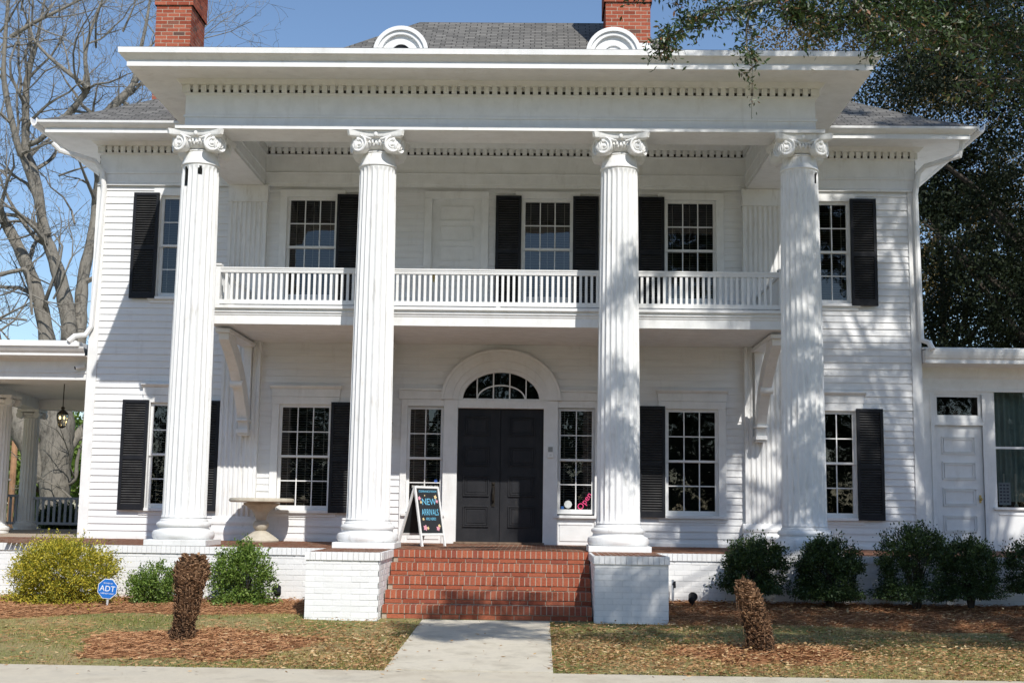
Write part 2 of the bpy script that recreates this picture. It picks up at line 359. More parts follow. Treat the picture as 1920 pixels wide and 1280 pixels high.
# grass
P = scatter(330000, -8, 9, -4.97, 0, lambda x, y: inlawn(x, y)*np.clip(.5+.5*np.sin(x*2.1+1.3*np.sin(y*2.7))*np.cos(y*3.3+x), .22, 1))
n = len(P); z = Gn(P[:, 0], P[:, 1]); base = np.stack([P[:, 0], P[:, 1], z-.004], 1)
h = rng.uniform(.012, .042, n); ang = rng.uniform(0, 2*np.pi, n); lean = rng.uniform(.1, 1.1, n)*h
d = np.stack([np.cos(ang), np.sin(ang), 0*ang], 1); w = np.stack([-np.sin(ang), np.cos(ang), 0*ang], 1)*rng.uniform(.0015, .0032, n)[:, None]
tip = base+d*lean[:, None]; tip[:, 2] += h
V = np.stack([base-w, base+w, tip], 1).reshape(-1, 3)
gt = np.clip(.45+.25*np.sin(P[:, 0]*1.3+P[:, 1]*2.1)+.12*np.sin(P[:, 0]*5.1)*np.sin(P[:, 1]*6)+rng.normal(0, .2, n), 0, 1)
struct(npobj('grass', V, np.arange(3*n).reshape(n, 3), GRASSM, tint=gt), 'stuff')
# fallen leaves
def litd(x, y):
    right = (x > .7)*np.clip(.35+1.1*np.clip((-y-2.2)/1.8, 0, 1), 0, 1)*1.0+((x > .7)&(x < 1.5))*.35
    left = (x <= .7)*(np.clip((x+3.2)/2.2, 0, 1)*np.clip(.25+(-y-1.8)/2.6, 0, 1)*.95+.06+.28*np.clip((-y-4.2), 0, 1))
    path = (np.abs(x) < .74)
    return np.where(path | (y < -4.93), .012, right+left)*(np.abs(x) < 12)*(~((np.abs(x) < 2.1)&(y > -1.5)))
P = scatter(90000, -8, 9, -5.4, .0, litd); n = len(P)
z = Gn(P[:, 0], P[:, 1])+mulch_h(P[:, 0], P[:, 1])+rng.uniform(.006, .034, n)
on = (np.abs(P[:, 0]) < .75) | (P[:, 1] < -4.93); z = np.where(on, Gn(P[:, 0], P[:, 1])+.02, z)
V, F, t = leaves(np.stack([P[:, 0], P[:, 1], z], 1), .056, .5); V = V.reshape(-1, 4, 3)
c = V.mean(1, keepdims=True); V[:, :, 2] = c[:, :, 0*0+2]+(V[:, :, 2]-c[:, :, 2])*.35
struct(npobj('fallen_leaves', V.reshape(-1, 3), F, LITTER, tint=t), 'stuff')
# pine straw
P = scatter(190000, -8, 9.3, -5, .0, lambda x, y: np.where(mulch_h(x, y) > .003, .62, (inlawn(x, y))*np.clip(.09*np.sin(x*1.7+2)*np.sin(y*2.3+x)+.05, .012, .2))); n = len(P)
z = Gn(P[:, 0], P[:, 1])+mulch_h(P[:, 0], P[:, 1])+rng.uniform(.0, .03, n)
ang = rng.uniform(0, np.pi, n); ln = rng.uniform(.05, .13, n); dz = rng.normal(0, .18, n)
d = np.stack([np.cos(ang), np.sin(ang), dz], 1)*ln[:, None]*.5; w = np.stack([-np.sin(ang)*.7, np.cos(ang)*.7, 0*ang+.7], 1)*.0022
c = np.stack([P[:, 0], P[:, 1], z], 1)
V = np.stack([c-d-w, c-d+w, c+d+w, c+d-w], 1).reshape(-1, 3)
struct(npobj('pine_straw', V, np.arange(4*n).reshape(n, 4), STRAW, tint=rng.beta(2, 2, n)), 'stuff')

# ------------------------------------------------------------------ the house
HOUSE = thing('mansion', 'white two storey Greek revival house with four giant fluted Ionic columns', 'house', (0, 3.1, 0))
def part(name, mb, mat, parent=None, **k):
    """world-space geometry, parented to the house empty (or to a house part)"""
    if parent is None:
        for i, (x, y, z) in enumerate(mb.v): mb.v[i] = (x, y-3.1, z)
        return obj(name, mb, mat, HOUSE, **k)
    for i, (x, y, z) in enumerate(mb.v): mb.v[i] = (x, y-3.1, z)
    return obj(name, mb, mat, parent, **k)
YW = 3.1; HW = 6.38; ZT = 5.5
def siding(mb, a0, a1, z0, z1, openings, place, e=.1035):
    """lapped boards between a0 and a1; place(a, off, z) gives the world point, off = how far proud"""
    k = 0; z = z0
    while z < z1-1e-6:
        zt = min(z+e, z1); cuts = {z, zt}
        for o in openings:
            for c in o[2:4]:
                if z < c < zt: cuts.add(c)
        cs = sorted(cuts)
        jit = random.uniform(-.002, .002)
        for za, zb in zip(cs, cs[1:]):
            zm = (za+zb)/2; iv = [(a0, a1)]
            for oa, ob, oc, od in openings:
                if oc < zm < od:
                    nv = []
                    for p, q in iv:
                        if ob <= p or oa >= q: nv.append((p, q)); continue
                        if oa > p: nv.append((p, oa))
                        if ob < q: nv.append((ob, q))
                    iv = nv
            f = lambda zz: .019-(zz-z)/e*.016+jit
            for p, q in iv:
                mb.add([place(p, f(za), za), place(q, f(za), za), place(q, f(zb), zb), place(p, f(zb), zb)], [(0, 1, 2, 3)])
                if za == z: mb.add([place(p, .001, za), place(q, .001, za), place(q, f(za), za), place(p, f(za), za)], [(0, 1, 2, 3)])
        z = zt
front = lambda a, o, z: (a, YW-o, z)
# windows: name, x0,x1 (glass), z0,z1, cols
LZ = (.535, 2.025); UZ = (3.785, 5.275)
WINS = [  # (x0,x1,z0,z1,cols,shutters(l,r), hood, blind, label)
 (-5.335, -4.86, *LZ, 2, (1, 1), 1, 1, 'lower left wing window'), (-3.35, -2.635, *LZ, 3, (0, 1), 1, 1, ''),
 (2.555, 3.26, *LZ, 3, (1, 0), 1, 0, ''), (4.86, 5.335, *LZ, 2, (0, 1), 1, 0, ''),
 (-5.335, -4.86, *UZ, 2, (1, 0), 0, 1, ''), (-3.345, -2.645, *UZ, 3, (0, 1), 0, 1, ''),
 (.335, 1.03, *UZ, 3, (1, 1), 0, 1, ''), (2.55, 3.25, *UZ, 3, (1, 0), 0, 1, ''), (4.86, 5.305, *UZ, 2, (0, 1), 0, 1, '')]
openings = [(w[0]-.045, w[1]+.045, w[2]-.07, w[3]+.045) for w in WINS]
openings += [(-1.52, 1.52, -.1, 2.2), (-.62, .62, 2.1, 2.62), (-1.12, -.35, 3.2, 5.31)]
w = MB(); siding(w, -HW, HW, .02, 5.7, openings, front); part('front_siding', w, WSIDE, fix=False)
for sx, nm in ((-1, 'side_wall'), (1, 'side_wall')):
    w = MB(); siding(w, 3.1, 12.6, .02, 6.3, [], lambda a, o, z, s=sx: (s*(HW+o), a, z)); part(nm, w, WSIDE, fix=False)
w = MB(); w.box(-HW, HW, 12.6, 12.7, 0, 6.3); part('rear_wall', w, WSIDE)
w = MB(); w.box(-HW+.05, HW-.05, 3.4, 12.5, 2.75, 2.95); w.box(-HW+.05, HW-.05, 5.2, 5.25, -.02, 5.9); w.box(-HW+.05, HW-.05, 3.4, 12.5, -.02, .01); part('interior', w, DARKIN)
# corner boards
for s in (-1, 1):
    w = MB(); xa, xb = sorted((s*6.25, s*6.4)); w.box(xa, xb, YW-.035, YW+.12, .0, 5.5)
    part('corner_board', w, WTRIM, bevel=.004)
# water table / base board
w = MB(); w.box(-HW-.01, -1.53, YW-.03, YW, -.02, .05); part('base_board', w, WTRIM)
w = MB(); w.box(1.53, HW+.01, YW-.03, YW, -.02, .05); part('base_board', w, WTRIM)

def make_window(x0, x1, z0, z1, cols, hood, blind, lab='', casing=.115, sill=True):
    c = MB(); k = casing; yo = YW-.04
    c.box(x0-.045-k, x0-.045, yo, YW+.08, z0-.07, z1+.045); c.box(x1+.045, x1+.045+k, yo, YW+.08, z0-.07, z1+.045)
    c.box(x0-.045-k, x1+.045+k, yo-.003, YW+.08, z1+.045, z1+.045+k)
    win = part('window', c, WTRIM, bevel=.004)
    if sill:
        q = MB(); q.box(x0-.045-k-.02, x1+.045+k+.02, YW-.075, YW+.09, z0-.115, z0-.07); q.box(x0-.045-k+.01, x1+.045+k-.01, YW-.03, YW, z0-.17, z0-.116)
        part('sill', q, WTRIM, win, bevel=.004)
    if hood:
        q = MB(); a, b = x0-.045-k, x1+.045+k; zt = z1+.045+k
        q.box(a-.01, b+.01, YW-.05, YW, zt+.002, zt+.12); q.extr([(YW, zt+.121), (YW-.06, zt+.121), (YW-.075, zt+.135), (YW-.10, zt+.155), (YW-.10, zt+.172), (YW, zt+.18)], a-.035, b+.035)
        part('hood', q, WTRIM, win, bevel=.003)
    s = MB(); zm = (z0+z1)/2; m = .008
    for (za, zb, yy) in ((zm, z1, YW+.015), (z0, zm, YW+.045)):
        top = za == zm
        zl = za-.02 if top else za-.07
        s.box(x0-.045, x0, yy, yy+.03, zl, zb+(.045 if top else .015)); s.box(x1, x1+.045, yy, yy+.03, zl, zb+(.045 if top else .015))
        if top: s.box(x0, x1, yy, yy+.03, zb, zb+.045); s.box(x0, x1, yy-.002, yy+.03, za-.016, za+.016)
        else: s.box(x0, x1, yy, yy+.03, za-.07, za); s.box(x0-.0, x1, yy, yy+.03, zb-.02, zb+.015)
        zc = (za+zb)/2; s.box(x0, x1, yy+.004, yy+.022, zc-m, zc+m)
        for i in range(1, cols):
            xc = x0+(x1-x0)*i/cols; s.box(xc-m, xc+m, yy+.006, yy+.024, za, zb)
    part('sash', s, WTRIM, win)
    g = MB(); g.add([(x0-.01, YW+.032, zm), (x1+.01, YW+.032, zm), (x1+.01, YW+.032, z1+.01), (x0-.01, YW+.032, z1+.01)], [(0, 1, 2, 3)])
    g.add([(x0-.01, YW+.062, z0-.01), (x1+.01, YW+.062, z0-.01), (x1+.01, YW+.062, zm), (x0-.01, YW+.062, zm)], [(0, 1, 2, 3)])
    part('glass', g, GLASS, win, fix=False)
    if blind:
        b = MB(); z = z1-.02
        while z > z0+.02:
            b.add([(x0-.03, YW+.135, z-.003), (x1+.03, YW+.135, z-.003), (x1+.03, YW+.165, z+.006), (x0-.03, YW+.165, z+.006)], [(0, 1, 2, 3)]); z -= .0375
        for xx in (x0+.12*(x1-x0), (x0+x1)/2, x1-.12*(x1-x0)): b.box(xx-.004, xx+.004, YW+.128, YW+.131, z0, z1)
        part('blind', b, BLIND, win, fix=False)
    r = MB(); r.box(x0-.3, x1+.3, YW+1.1, YW+1.15, z0-.6, z1+.3); r.box(x0-.3, x0-.28, YW+.1, YW+1.1, z0-.6, z1+.3); r.box(x1+.28, x1+.3, YW+.1, YW+1.1, z0-.6, z1+.3)
    part('room', r, DARKIN, win)
    return win
def shutter(x0, x1, z0, z1):
    s = MB(); sl = MB(); y0, y1 = YW-.085, YW-.045; st = .045
    s.box(x0, x0+st, y0, y1, z0, z1); s.box(x1-st, x1, y0, y1, z0, z1)
    zm = z0+(z1-z0)*.475
    for a, b in ((z0, z0+.09), (zm-.03, zm+.03), (z1-.05, z1)): s.box(x0+st, x1-st, y0+.001, y1-.001, a, b)
    for a, b in ((z0+.09, zm-.03), (zm+.03, z1-.05)):
        n = int((b-a)/.037); s.box(x0+st, x1-st, y1-.008, y1-.002, a, b)
        for i in range(n):
            z = a+(i+.5)*(b-a)/n
            sl.add([(x0+st, y0+.004, z-.012), (x1-st, y0+.004, z-.012), (x1-st, y1-.014, z+.002), (x0+st, y1-.014, z+.002),
                   (x0+st, y0+.006, z-.017), (x1-st, y0+.006, z-.017), (x1-st, y1-.013, z-.003), (x0+st, y1-.013, z-.003)],
                  [(0, 1, 2, 3), (4, 7, 6, 5), (0, 4, 5, 1), (2, 6, 7, 3)])
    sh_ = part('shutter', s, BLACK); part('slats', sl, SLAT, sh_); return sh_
for (x0, x1, z0, z1, cols, sh, hood, blind, lab) in WINS:
    make_window(x0, x1, z0, z1, cols, hood, blind)
    if sh[0]: shutter(x0-.06-.40, x0-.06, z0-.105, z1+.08)
    if sh[1] and x1 < -4.5: shutter(-4.735, -4.30, z0-.105, z1+.08)
    elif sh[1]: shutter(x1+.045, x1+.045+.40 if abs(x1) < 4.5 or x1 > 0 else x1+.42, z0-.105, z1+.08)
# sidelights + door unit
w = MB()
w.box(-1.52, -1.425, YW-.04, YW+.06, 0, 2.17); w.box(1.435, 1.52, YW-.04, YW+.06, 0, 2.17)
w.box(-.87, -.655, YW-.05, YW+.14, 0, 2.17); w.box(.655, .872, YW-.05, YW+.14, 0, 2.17)
w.box(-1.425, -.87, YW-.038, YW+.05, 2.065, 2.17); w.box(.872, 1.435, YW-.038, YW+.05, 2.065, 2.17)
w.box(-.655, .655, YW-.04, YW+.14, 2.045, 2.17)
for a, b in ((-1.425, -.87), (.872, 1.435)):
    w.box(a, b, YW-.02, YW+.05, 0, .40); w.box(a+.04, b-.04, YW-.032, YW-.021, .06, .30); w.box(a+.03, b-.03, YW-.04, YW-.02, .30, .325)
    w.box(a-.06, b+.04, YW-.085, YW+.02, .402, .445)
part('door_surround', w, WTRIM, bevel=.004)
for x0, x1 in ((-1.382, -.915), (.917, 1.39)):
    make_window(x0, x1, LZ[0], 2.02, 2, 0, 1, casing=.001, sill=False)
# entablature over door: belt + elliptical arch
w = MB()
for a, b in ((-1.56, -.86), (.86, 1.56)):
    w.box(a, b, YW-.055, YW, 2.172, 2.30); w.box(a-.0, b+.0, YW-.085, YW, 2.302, 2.335)
def ering(mb, a0, b0, a1, b1, cz, y0, y1, n=40):
    v = []
    for i in range(n+1):
        t = math.pi*i/n; c, s = math.cos(t), math.sin(t)
        v += [(a0*c, y0, cz+b0*s), (a1*c, y0, cz+b1*s), (a1*c, y1, cz+b1*s), (a0*c, y1, cz+b0*s)]
    f = []
    for i in range(n):
        o = i*4
        for k in range(4): f.append((o+k, o+(k+1) % 4, o+4+(k+1) % 4, o+4+k))
    f += [(0, 1, 2, 3), (n*4+3, n*4+2, n*4+1, n*4)]
    mb.add(v, f)
ering(w, .74, .60, .91, .766, 2.172, YW-.09, YW); ering(w, .87, .73, .915, .772, 2.172, YW-.115, YW-.09)
ering(w, .655, .485, .74, .60, 2.172, YW-.06, YW); ering(w, .585, .425, .655, .485, 2.172, YW-.03, YW+.06)
part('door_arch', w, WTRIM)
w = MB(); ering(w, .355, .205, .375, .225, 2.185, YW+.01, YW+.035)
for x in (-.37, -.12, .13, .38):
    w.box(x-.009, x+.009, YW+.005, YW+.03, 2.18, 2.18+.425*math.sqrt(max(0, 1-(x/.585)**2)))
w.box(-.6, .6, YW-.01, YW+.05, 2.171, 2.195)
fan = part('fanlight', w, WTRIM)
w = MB(); w.add([(.6*math.cos(math.pi*i/24), YW+.028, 2.18+.44*math.sin(math.pi*i/24)) for i in range(25)], [tuple(range(25))]); part('glass', w, GLASS, fan, fix=False)
w = MB(); w.box(-.7, .7, YW+.8, YW+.85, 1.9, 2.8); w.box(-.7, .7, YW+.1, YW+.85, 2.8, 2.85); part('room', w, DARKIN, fan)
# double door
for s in (-1, 1):
    d = MB(); xa, xb = (-.655, -.003) if s < 0 else (.003, .655)
    yd = YW+.06; d.box(xa, xb, yd, yd+.05, .02, 2.045)
    leaf = part('door', d, DOORM, bevel=.003)
    q = MB(); pa, pb = (-.56, -.165) if s < 0 else (.125, .53)
    for za, zb in ((1.63, 1.93), (1.17, 1.47), (.71, 1.03), (.25, .57)):
        for i, (o, t) in enumerate(((0, .022), (.028, .012))):
            a, b, c, e = pa+o, pb-o, za+o, zb-o; wd = .02
            q.box(a, b, yd-t, yd+.002, c, c+wd); q.box(a, b, yd-t, yd+.002, e-wd, e)
            q.box(a, a+wd, yd-t+.001, yd+.002, c+wd, e-wd); q.box(b-wd, b, yd-t+.001, yd+.002, c+wd, e-wd)
        q.box(pa+.06, pb-.06, yd-.008, yd+.002, za+.06, zb-.06)
    part('panel_moulding', q, DOORM, leaf, bevel=.003)
    if s < 0:
        q = MB(); q.box(-.125, -.075, yd-.012, yd, .56, .93); q.tube([(-.1, yd-.01, .87), (-.1, yd-.07, .84), (-.1, yd-.08, .75), (-.1, yd-.07, .66), (-.1, yd-.01, .62)], .013, 8); q.sphere((-.1, yd-.02, .9), .018)
        part('handle', q, METAL, leaf)
w = MB(); w.box(-.68, .68, YW-.1, YW+.12, .003, .03); part('threshold', w, mat_noise('worn_wood', (.1, .06, .04), (.25, .18, .12), 10, .8))
# upper door
w = MB(); w.box(-1.24, -1.12, YW-.04, YW+.05, 3.3, 5.31); w.box(-.35, -.235, YW-.04, YW+.05, 3.3, 5.31); w.box(-1.24, -.235, YW-.043, YW+.05, 5.311, 5.43)
part('upper_door_surround', w, WTRIM, bevel=.004)
w = MB(); w.box(-1.12, -.35, YW+.03, YW+.08, 3.3, 5.31)
ud = part('upper_door', w, WTRIM)
q = MB()
for i in range(5):
    zb = 5.20-i*.315; za = zb-.235
    q.box(-1.0, -.47, YW+.015, YW+.029, zb-.012, zb); q.box(-1.0, -.47, YW+.012, YW+.029, za, za+.014); q.box(-1.0, -.988, YW+.015, YW+.029, za+.014, zb-.012); q.box(-.482, -.47, YW+.015, YW+.029, za+.014, zb-.012)
part('panel_moulding', q, WTRIM, ud)
q = MB(); q.box(-1.09, -1.06, YW+.02, YW+.03, 4.0, 4.14); q.sphere((-1.075, YW, 4.08), .028); part('handle', q, BRASS, ud)

# pilasters
for s in (-1, 1):
    xa, xb = (-4.285, -3.695) if s < 0 else (3.695, 4.285)
    prof = []; nfl = 7; wf = (xb-xa-.06)/nfl; x = xa
    prof.append((xa, 2.99)); x = xa+.03
    for i in range(nfl):
        a = x+i*wf; prof.append((a+.012, 2.99))
        for k in range(7):
            t = math.pi*k/6; prof.append((a+wf/2-(wf/2-.012)*math.cos(t), 2.99+.022*math.sin(t)))
        prof.append((a+wf-.012, 2.99))
    prof.append((xb, 2.99)); prof += [(xb, YW), (xa, YW)]
    m = MB(); n = len(prof)
    v = [(a, b, .36) for a, b in prof]+[(a, b, 5.22) for a, b in prof]
    m.add(v, [(i, (i+1) % n, n+(i+1) % n, n+i) for i in range(n)])
    m.box(xa-.01, xb+.01, 2.975, YW, 5.22, 5.48); m.box(xa-.02, xb+.02, 2.965, YW, 5.215, 5.235)
    m.box(xa-.07, xb+.07, 2.90, YW, 0, .075); m.extr([(YW, .076), (2.92, .076), (2.905, .10), (2.905, .16), (2.925, .19), (2.955, .20), (2.955, .23), (2.935, .245), (2.935, .28), (2.96, .30), (2.97, .33), (2.99, .36), (YW, .36)], xa-.045, xb+.045)
    part('pilaster', m, WCOL, smooth=True)

# brackets under the balcony
def bracket(xc):
    m = MB(); w2 = .085
    outer = [(1.40, 2.93), (1.42, 2.84), (1.72, 2.70), (2.10, 2.46), (2.40, 2.20), (2.62, 1.95), (2.76, 1.76), (2.80, 1.66)]
    inner = [(2.93, 1.66), (2.90, 1.85), (2.80, 2.08), (2.62, 2.34), (2.36, 2.58), (2.12, 2.74), (1.90, 2.84), (1.85, 2.93)]
    for a, b in zip(range(7), range(1, 8)):
        m.extr([outer[a], outer[b], inner[7-b], inner[7-a]], xc-w2*.85, xc+w2*.85)
    m.box(xc-w2*.7, xc+w2*.7, 2.92, 2.99, 1.67, 2.93)
    m.box(xc-w2-.02, xc+w2+.02, 1.33, 3.0, 2.93, 2.988)
    m.tube([(xc-w2-.01, 2.30, 2.30), (xc+w2+.01, 2.30, 2.30)], .06, 16)
    m.box(xc-w2, xc+w2, 2.74, 2.99, 1.60, 1.66); m.box(xc-w2+.01, xc+w2-.01, 2.78, 2.99, 1.57, 1.60); m.box(xc-w2, xc+w2, 2.68, 2.99, 1.78, 1.81)
    part('bracket', m, WTRIM, bevel=.004)
for x in (-3.88, -1.72, 1.72, 3.90): bracket(x)

# columns ---------------------------------------------------------------
YC = .40
def shaft(holes):
    nf = 22; per = 8; n = nf*per; z0, z1 = .355, 5.045
    zs = [z0, z0+.015, z0+.04]+list(np.linspace(.55, 4.6, 14))+list(np.linspace(4.65, 4.98, 12))+[5.01, 5.03, z1]
    V = []
    for z in zs:
        t = (z-z0)/(z1-z0); r = .282-.037*t**1.6
        fd = min(1, (z-z0)/.06)*min(1, max(0, (z1-.02-z)/.05))
        if z < z0+.05: r += .012*(1-(z-z0)/.05)
        for k in range(n):
            a = 2*math.pi*k/n; u = (k % per)/per
            dep = .0 if u < .001 else .024*math.sin(math.pi*min(1, max(0, (u-.06)/.88)))**.75
            rr = r-dep*fd; V.append((rr*math.cos(a), rr*math.sin(a), z))
    F = []
    for i in range(len(zs)-1):
        for k in range(n):
            a = i*n+k; b = i*n+(k+1) % n; ang = (360*(k+.5)/n) % 360; zc = (zs[i]+zs[i+1])/2
            if any(h[0] <= ang <= h[1] and h[2] <= zc <= h[3]+h[4]*math.sin((ang-h[0])/(h[1]-h[0])*math.pi) for h in holes): continue
            F.append((a, b, b+n, a+n))
    m = MB(); m.v = V; m.f = F; m.t = [0]*len(F); return m
def capital():
    m = MB()
    m.lathe([(.250, 5.035), (.260, 5.045), (.260, 5.058), (.252, 5.066), (.238, 5.12), (.222, 5.19), (.214, 5.215), (.224, 5.22), (.224, 5.235), (.2, 5.24)], n=40)
    m.lathe([(.19, 5.245), (.235, 5.265), (.262, 5.30), (.27, 5.34), (.25, 5.37), (.2, 5.39)], n=40)
    for k in range(24):   # eggs
        a = 2*math.pi*(k+.5)/24; m.sphere((.262*math.cos(a), .262*math.sin(a), 5.318), .034, 8, 6, (.62, .62, 1.0))
    # abacus, four concave sides
    pl = []
    for q in range(4):
        for k in range(9):
            u = -1+2*k/8; x = .375*u; y = -.375+.05*(1-u*u)
            if k == 0: x += .03; 
            if k == 8: x -= .03
            a = q*math.pi/2; pl.append((x*math.cos(a)-y*math.sin(a), x*math.sin(a)+y*math.cos(a)))
    n = len(pl)
    def ring(sc, z): return [(x*sc, y*sc, z) for x, y in pl]
    lv = [ring(.88, 5.385), ring(.96, 5.398), ring(.99, 5.41), ring(1.0, 5.44), ring(1.03, 5.478)]
    V = sum(lv, []); F = [tuple(range(n))[::-1]]+[(j*n+i, j*n+(i+1) % n, (j+1)*n+(i+1) % n, (j+1)*n+i) for j in range(4) for i in range(n)]+[tuple(range(4*n, 5*n))]
    m.add(V, F)
    for q in range(4):
        Rq = Matrix.Rotation(q*math.pi/2, 4, 'Z')
        for s in (-1, 1):
            o = len(m.v)
            # scroll disc with spiral, built facing -y
            m.tube([(0, 0, 0), (0, .05, 0), (0, .14, 0)], [.112, .108, .09], 24)
            sp = []; rr = []
            for k in range(40):
                t = k/39; a = R_(90)+s*t*R_(720); r = .104*(1-t)**.9+.014
                sp.append((r*math.cos(a)*1.0, -.006, r*math.sin(a))); rr.append(.012*(1-t)+.005)
            m.tube(sp, rr, 6); m.sphere((0, -.006, 0), .018, 8, 5)
            m.tube([(-s*.02, 0, .10), (-s*.10, .015, .085), (-s*.17, .03, .06)], [.016, .014, .01], 6)
            m.sphere((s*.10, .03, .07), .03, 6, 5, (1, 1, 1.2)); m.sphere((s*.115, .05, .0), .025, 6, 5)
            m.xform(Rq @ T(s*.225, -.305, 5.30) @ Matrix.Rotation(s*R_(24), 4, 'Z'), o)
        o = len(m.v)
        m.tube([(-.2, -.285, 5.385), (-.08, -.262, 5.375), (.08, -.262, 5.375), (.2, -.285, 5.385)], [.02]*4, 8)
        for k in range(5): m.sphere(((k-2)*.045, -.282+.003*abs(k-2), 5.33+.012*(k % 2)), .024, 6, 5, (.8, .8, 1.3))
        m.sphere((0, -.335, 5.43), .026, 8, 6, (1, .7, 1.4))
        m.xform(Rq, o)
    return m
def base():
    m = MB()
    m.lathe([(.36, .07), (.385, .085), (.398, .115), (.398, .15), (.385, .18), (.355, .192), (.335, .20), (.325, .225), (.33, .24), (.345, .245), (.352, .262), (.345, .285), (.325, .30), (.308, .305), (.308, .32), (.292, .335), (.284, .36)], n=48)
    return m
colset = [(-4.034, [(224, 240, 4.74, 4.95, .05), (276, 291, 4.89, 4.97, .04)]), (-1.626, []), (1.626, []), (4.034, [(318, 331, 4.86, 4.98, .03)])]
capm = None
for x, holes in colset:
    p = MB(); p.box(x-.3975, x+.3975, 0.0, .795, 0, .075); col = part('column', p, WCOL, bevel=.006)
    s_ = shaft(holes); s_.v = [(a+x, b+YC, c) for a, b, c in s_.v]; part('shaft', s_, WCOL, col, smooth=True, fix=False)
    b = base(); b.v = [(a+x, b_+YC, c) for a, b_, c in b.v]; part('base', b, WCOL, col, smooth=True)
    c = capital(); c.v = [(a+x, b_+YC, d) for a, b_, d in c.v]; part('capital', c, WCOL, col, smooth=True)

# entablatures ----------------------------------------------------------
def sweep(mb, path, prof, closed=False):
    """path: list of (x,y) with outward side to the right-hand of travel (mitred)"""
    P = [Vector((a, b)) for a, b in path]; n = len(P); rows = []
    for i, p in enumerate(P):
        def nrm(a, b): d = (b-a).normalized(); return Vector((d.y, -d.x))
        if i == 0: m = nrm(P[0], P[1])
        elif i == n-1: m = nrm(P[-2], P[-1])
        else:
            a, b = nrm(P[i-1], p), nrm(p, P[i+1]); m = (a+b)/(1+a.dot(b))
        rows.append([(p.x+m.x*o, p.y+m.y*o, z) for o, z in prof])
    k = len(prof); V = sum(rows, [])
    F = [(i*k+j, (i+1)*k+j, (i+1)*k+j+1, i*k+j+1) for i in range(n-1) for j in range(k-1)]
    mb.add(V, F)
ENT = [(0, 5.53), (0, 5.66), (.018, 5.665), (.018, 5.69), (0, 5.70), (0, 5.97), (.03, 5.985), (.03, 5.998), (.004, 6.0), (.004, 6.098), (.06, 6.10), (.06, 6.110), (.075, 6.12), (.12, 6.155), (.12, 6.165)]
COR = [(.11, 6.16), (.69, 6.126), (.69, 6.185), (.675, 6.19), (.675, 6.205), (.70, 6.22), (.735, 6.25), (.77, 6.274), (.78, 6.276), (.785, 6.345), (.77, 6.352), (.3, 6.45)]
CORS = [(.11, 6.16), (.65, 6.132), (.65, 6.19), (.64, 6.195), (.64, 6.205), (.68, 6.22), (.72, 6.245), (.735, 6.262), (.74, 6.266), (.745, 6.30), (.73, 6.305), (.3, 6.4)]
FP = .13
pp = [(-4.206, 3.06), (-4.206, FP), (4.206, FP), (4.206, 3.06)]
w = MB(); sweep(w, pp, ENT); part('portico_entablature', w, WTRIM, fix=False)
pc = [(-4.106, 3.06), (-4.106, FP), (4.106, FP), (4.106, 3.06)]
w = MB(); sweep(w, pc, COR); part('portico_cornice', w, WTRIM, fix=False)
w = MB(); sweep(w, pp, [(-.02, 5.482), (.10, 5.482), (.10, 5.530), (-.02, 5.532)]); part('architrave_band', w, WTRIM, fix=False)
# architrave soffits, inner faces, portico ceiling
w = MB()
w.box(-4.2, 4.2, .14, .62, 5.483, 6.19); w.box(-4.2, -3.76, .62, 3.09, 5.483, 6.19); w.box(3.76, 4.2, .62, 3.09, 5.483, 6.19)
part('portico_beam', w, WTRIM)
w = MB(); w.box(-3.76, 3.76, .62, 3.1, 6.19, 6.24); part('portico_ceiling', w, WTRIM)
w = MB()   # inner cornice round the portico ceiling: three sides
inn = [(-3.76, .62), (-3.76, 3.06), (3.76, 3.06), (3.76, .62)]
sweep(w, inn, [(.006, 5.48), (.006, 5.53), (.02, 5.535), (.02, 5.69), (.035, 5.70), (.008, 5.71), (.008, 5.97), (.035, 5.985), (.035, 5.99), (.008, 5.992), (.008, 6.095), (.05, 6.10), (.08, 6.14), (.11, 6.19)])
part('inner_cornice', w, WTRIM, fix=False)
def dentils(mb, path, sp=.1085, wd=.068, z0=6.0, z1=6.098, skip=()):
    P = [Vector((a, b)) for a, b in path]; c = 0
    for a, b in zip(P, P[1:]):
        d = (b-a); ln = d.length; d.normalize(); nn = Vector((d.y, -d.x)); n = int(ln/sp)
        for i in range(n+1):
            c += 1
            s0 = (ln-n*sp)/2+i*sp-wd/2
            if c in skip: continue
            q0 = a+d*s0; q1 = a+d*(s0+wd); o = .05
            v = [(*q0, z0), (*q1, z0), (*(q1+nn*o), z0), (*(q0+nn*o), z0)]; v += [(x, y, z1) for x, y, _ in v]
            mb.add(v, [(0, 3, 2, 1), (4, 5, 6, 7), (0, 1, 5, 4), (1, 2, 6, 5), (2, 3, 7, 6), (3, 0, 4, 7)])
def slot(mb, path, o):   # dark strip painting in the shade of the lower dentil gaps
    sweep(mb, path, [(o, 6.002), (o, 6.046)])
GAP_SHADE = flat('slot_shade', (.035, .03, .027), .9)  # shade of the dentil gaps, put in as a dark colour
w = MB(); dentils(w, pp); part('dentil_course', w, WTRIM)
w = MB(); dentils(w, inn, .104); part('inner_dentil_course', w, WTRIM)
w = MB(); slot(w, pp, .0065); part('dentil_shade', w, GAP_SHADE, fix=False)
w = MB(); slot(w, inn, .0105); part('inner_dentil_shade', w, GAP_SHADE, fix=False)
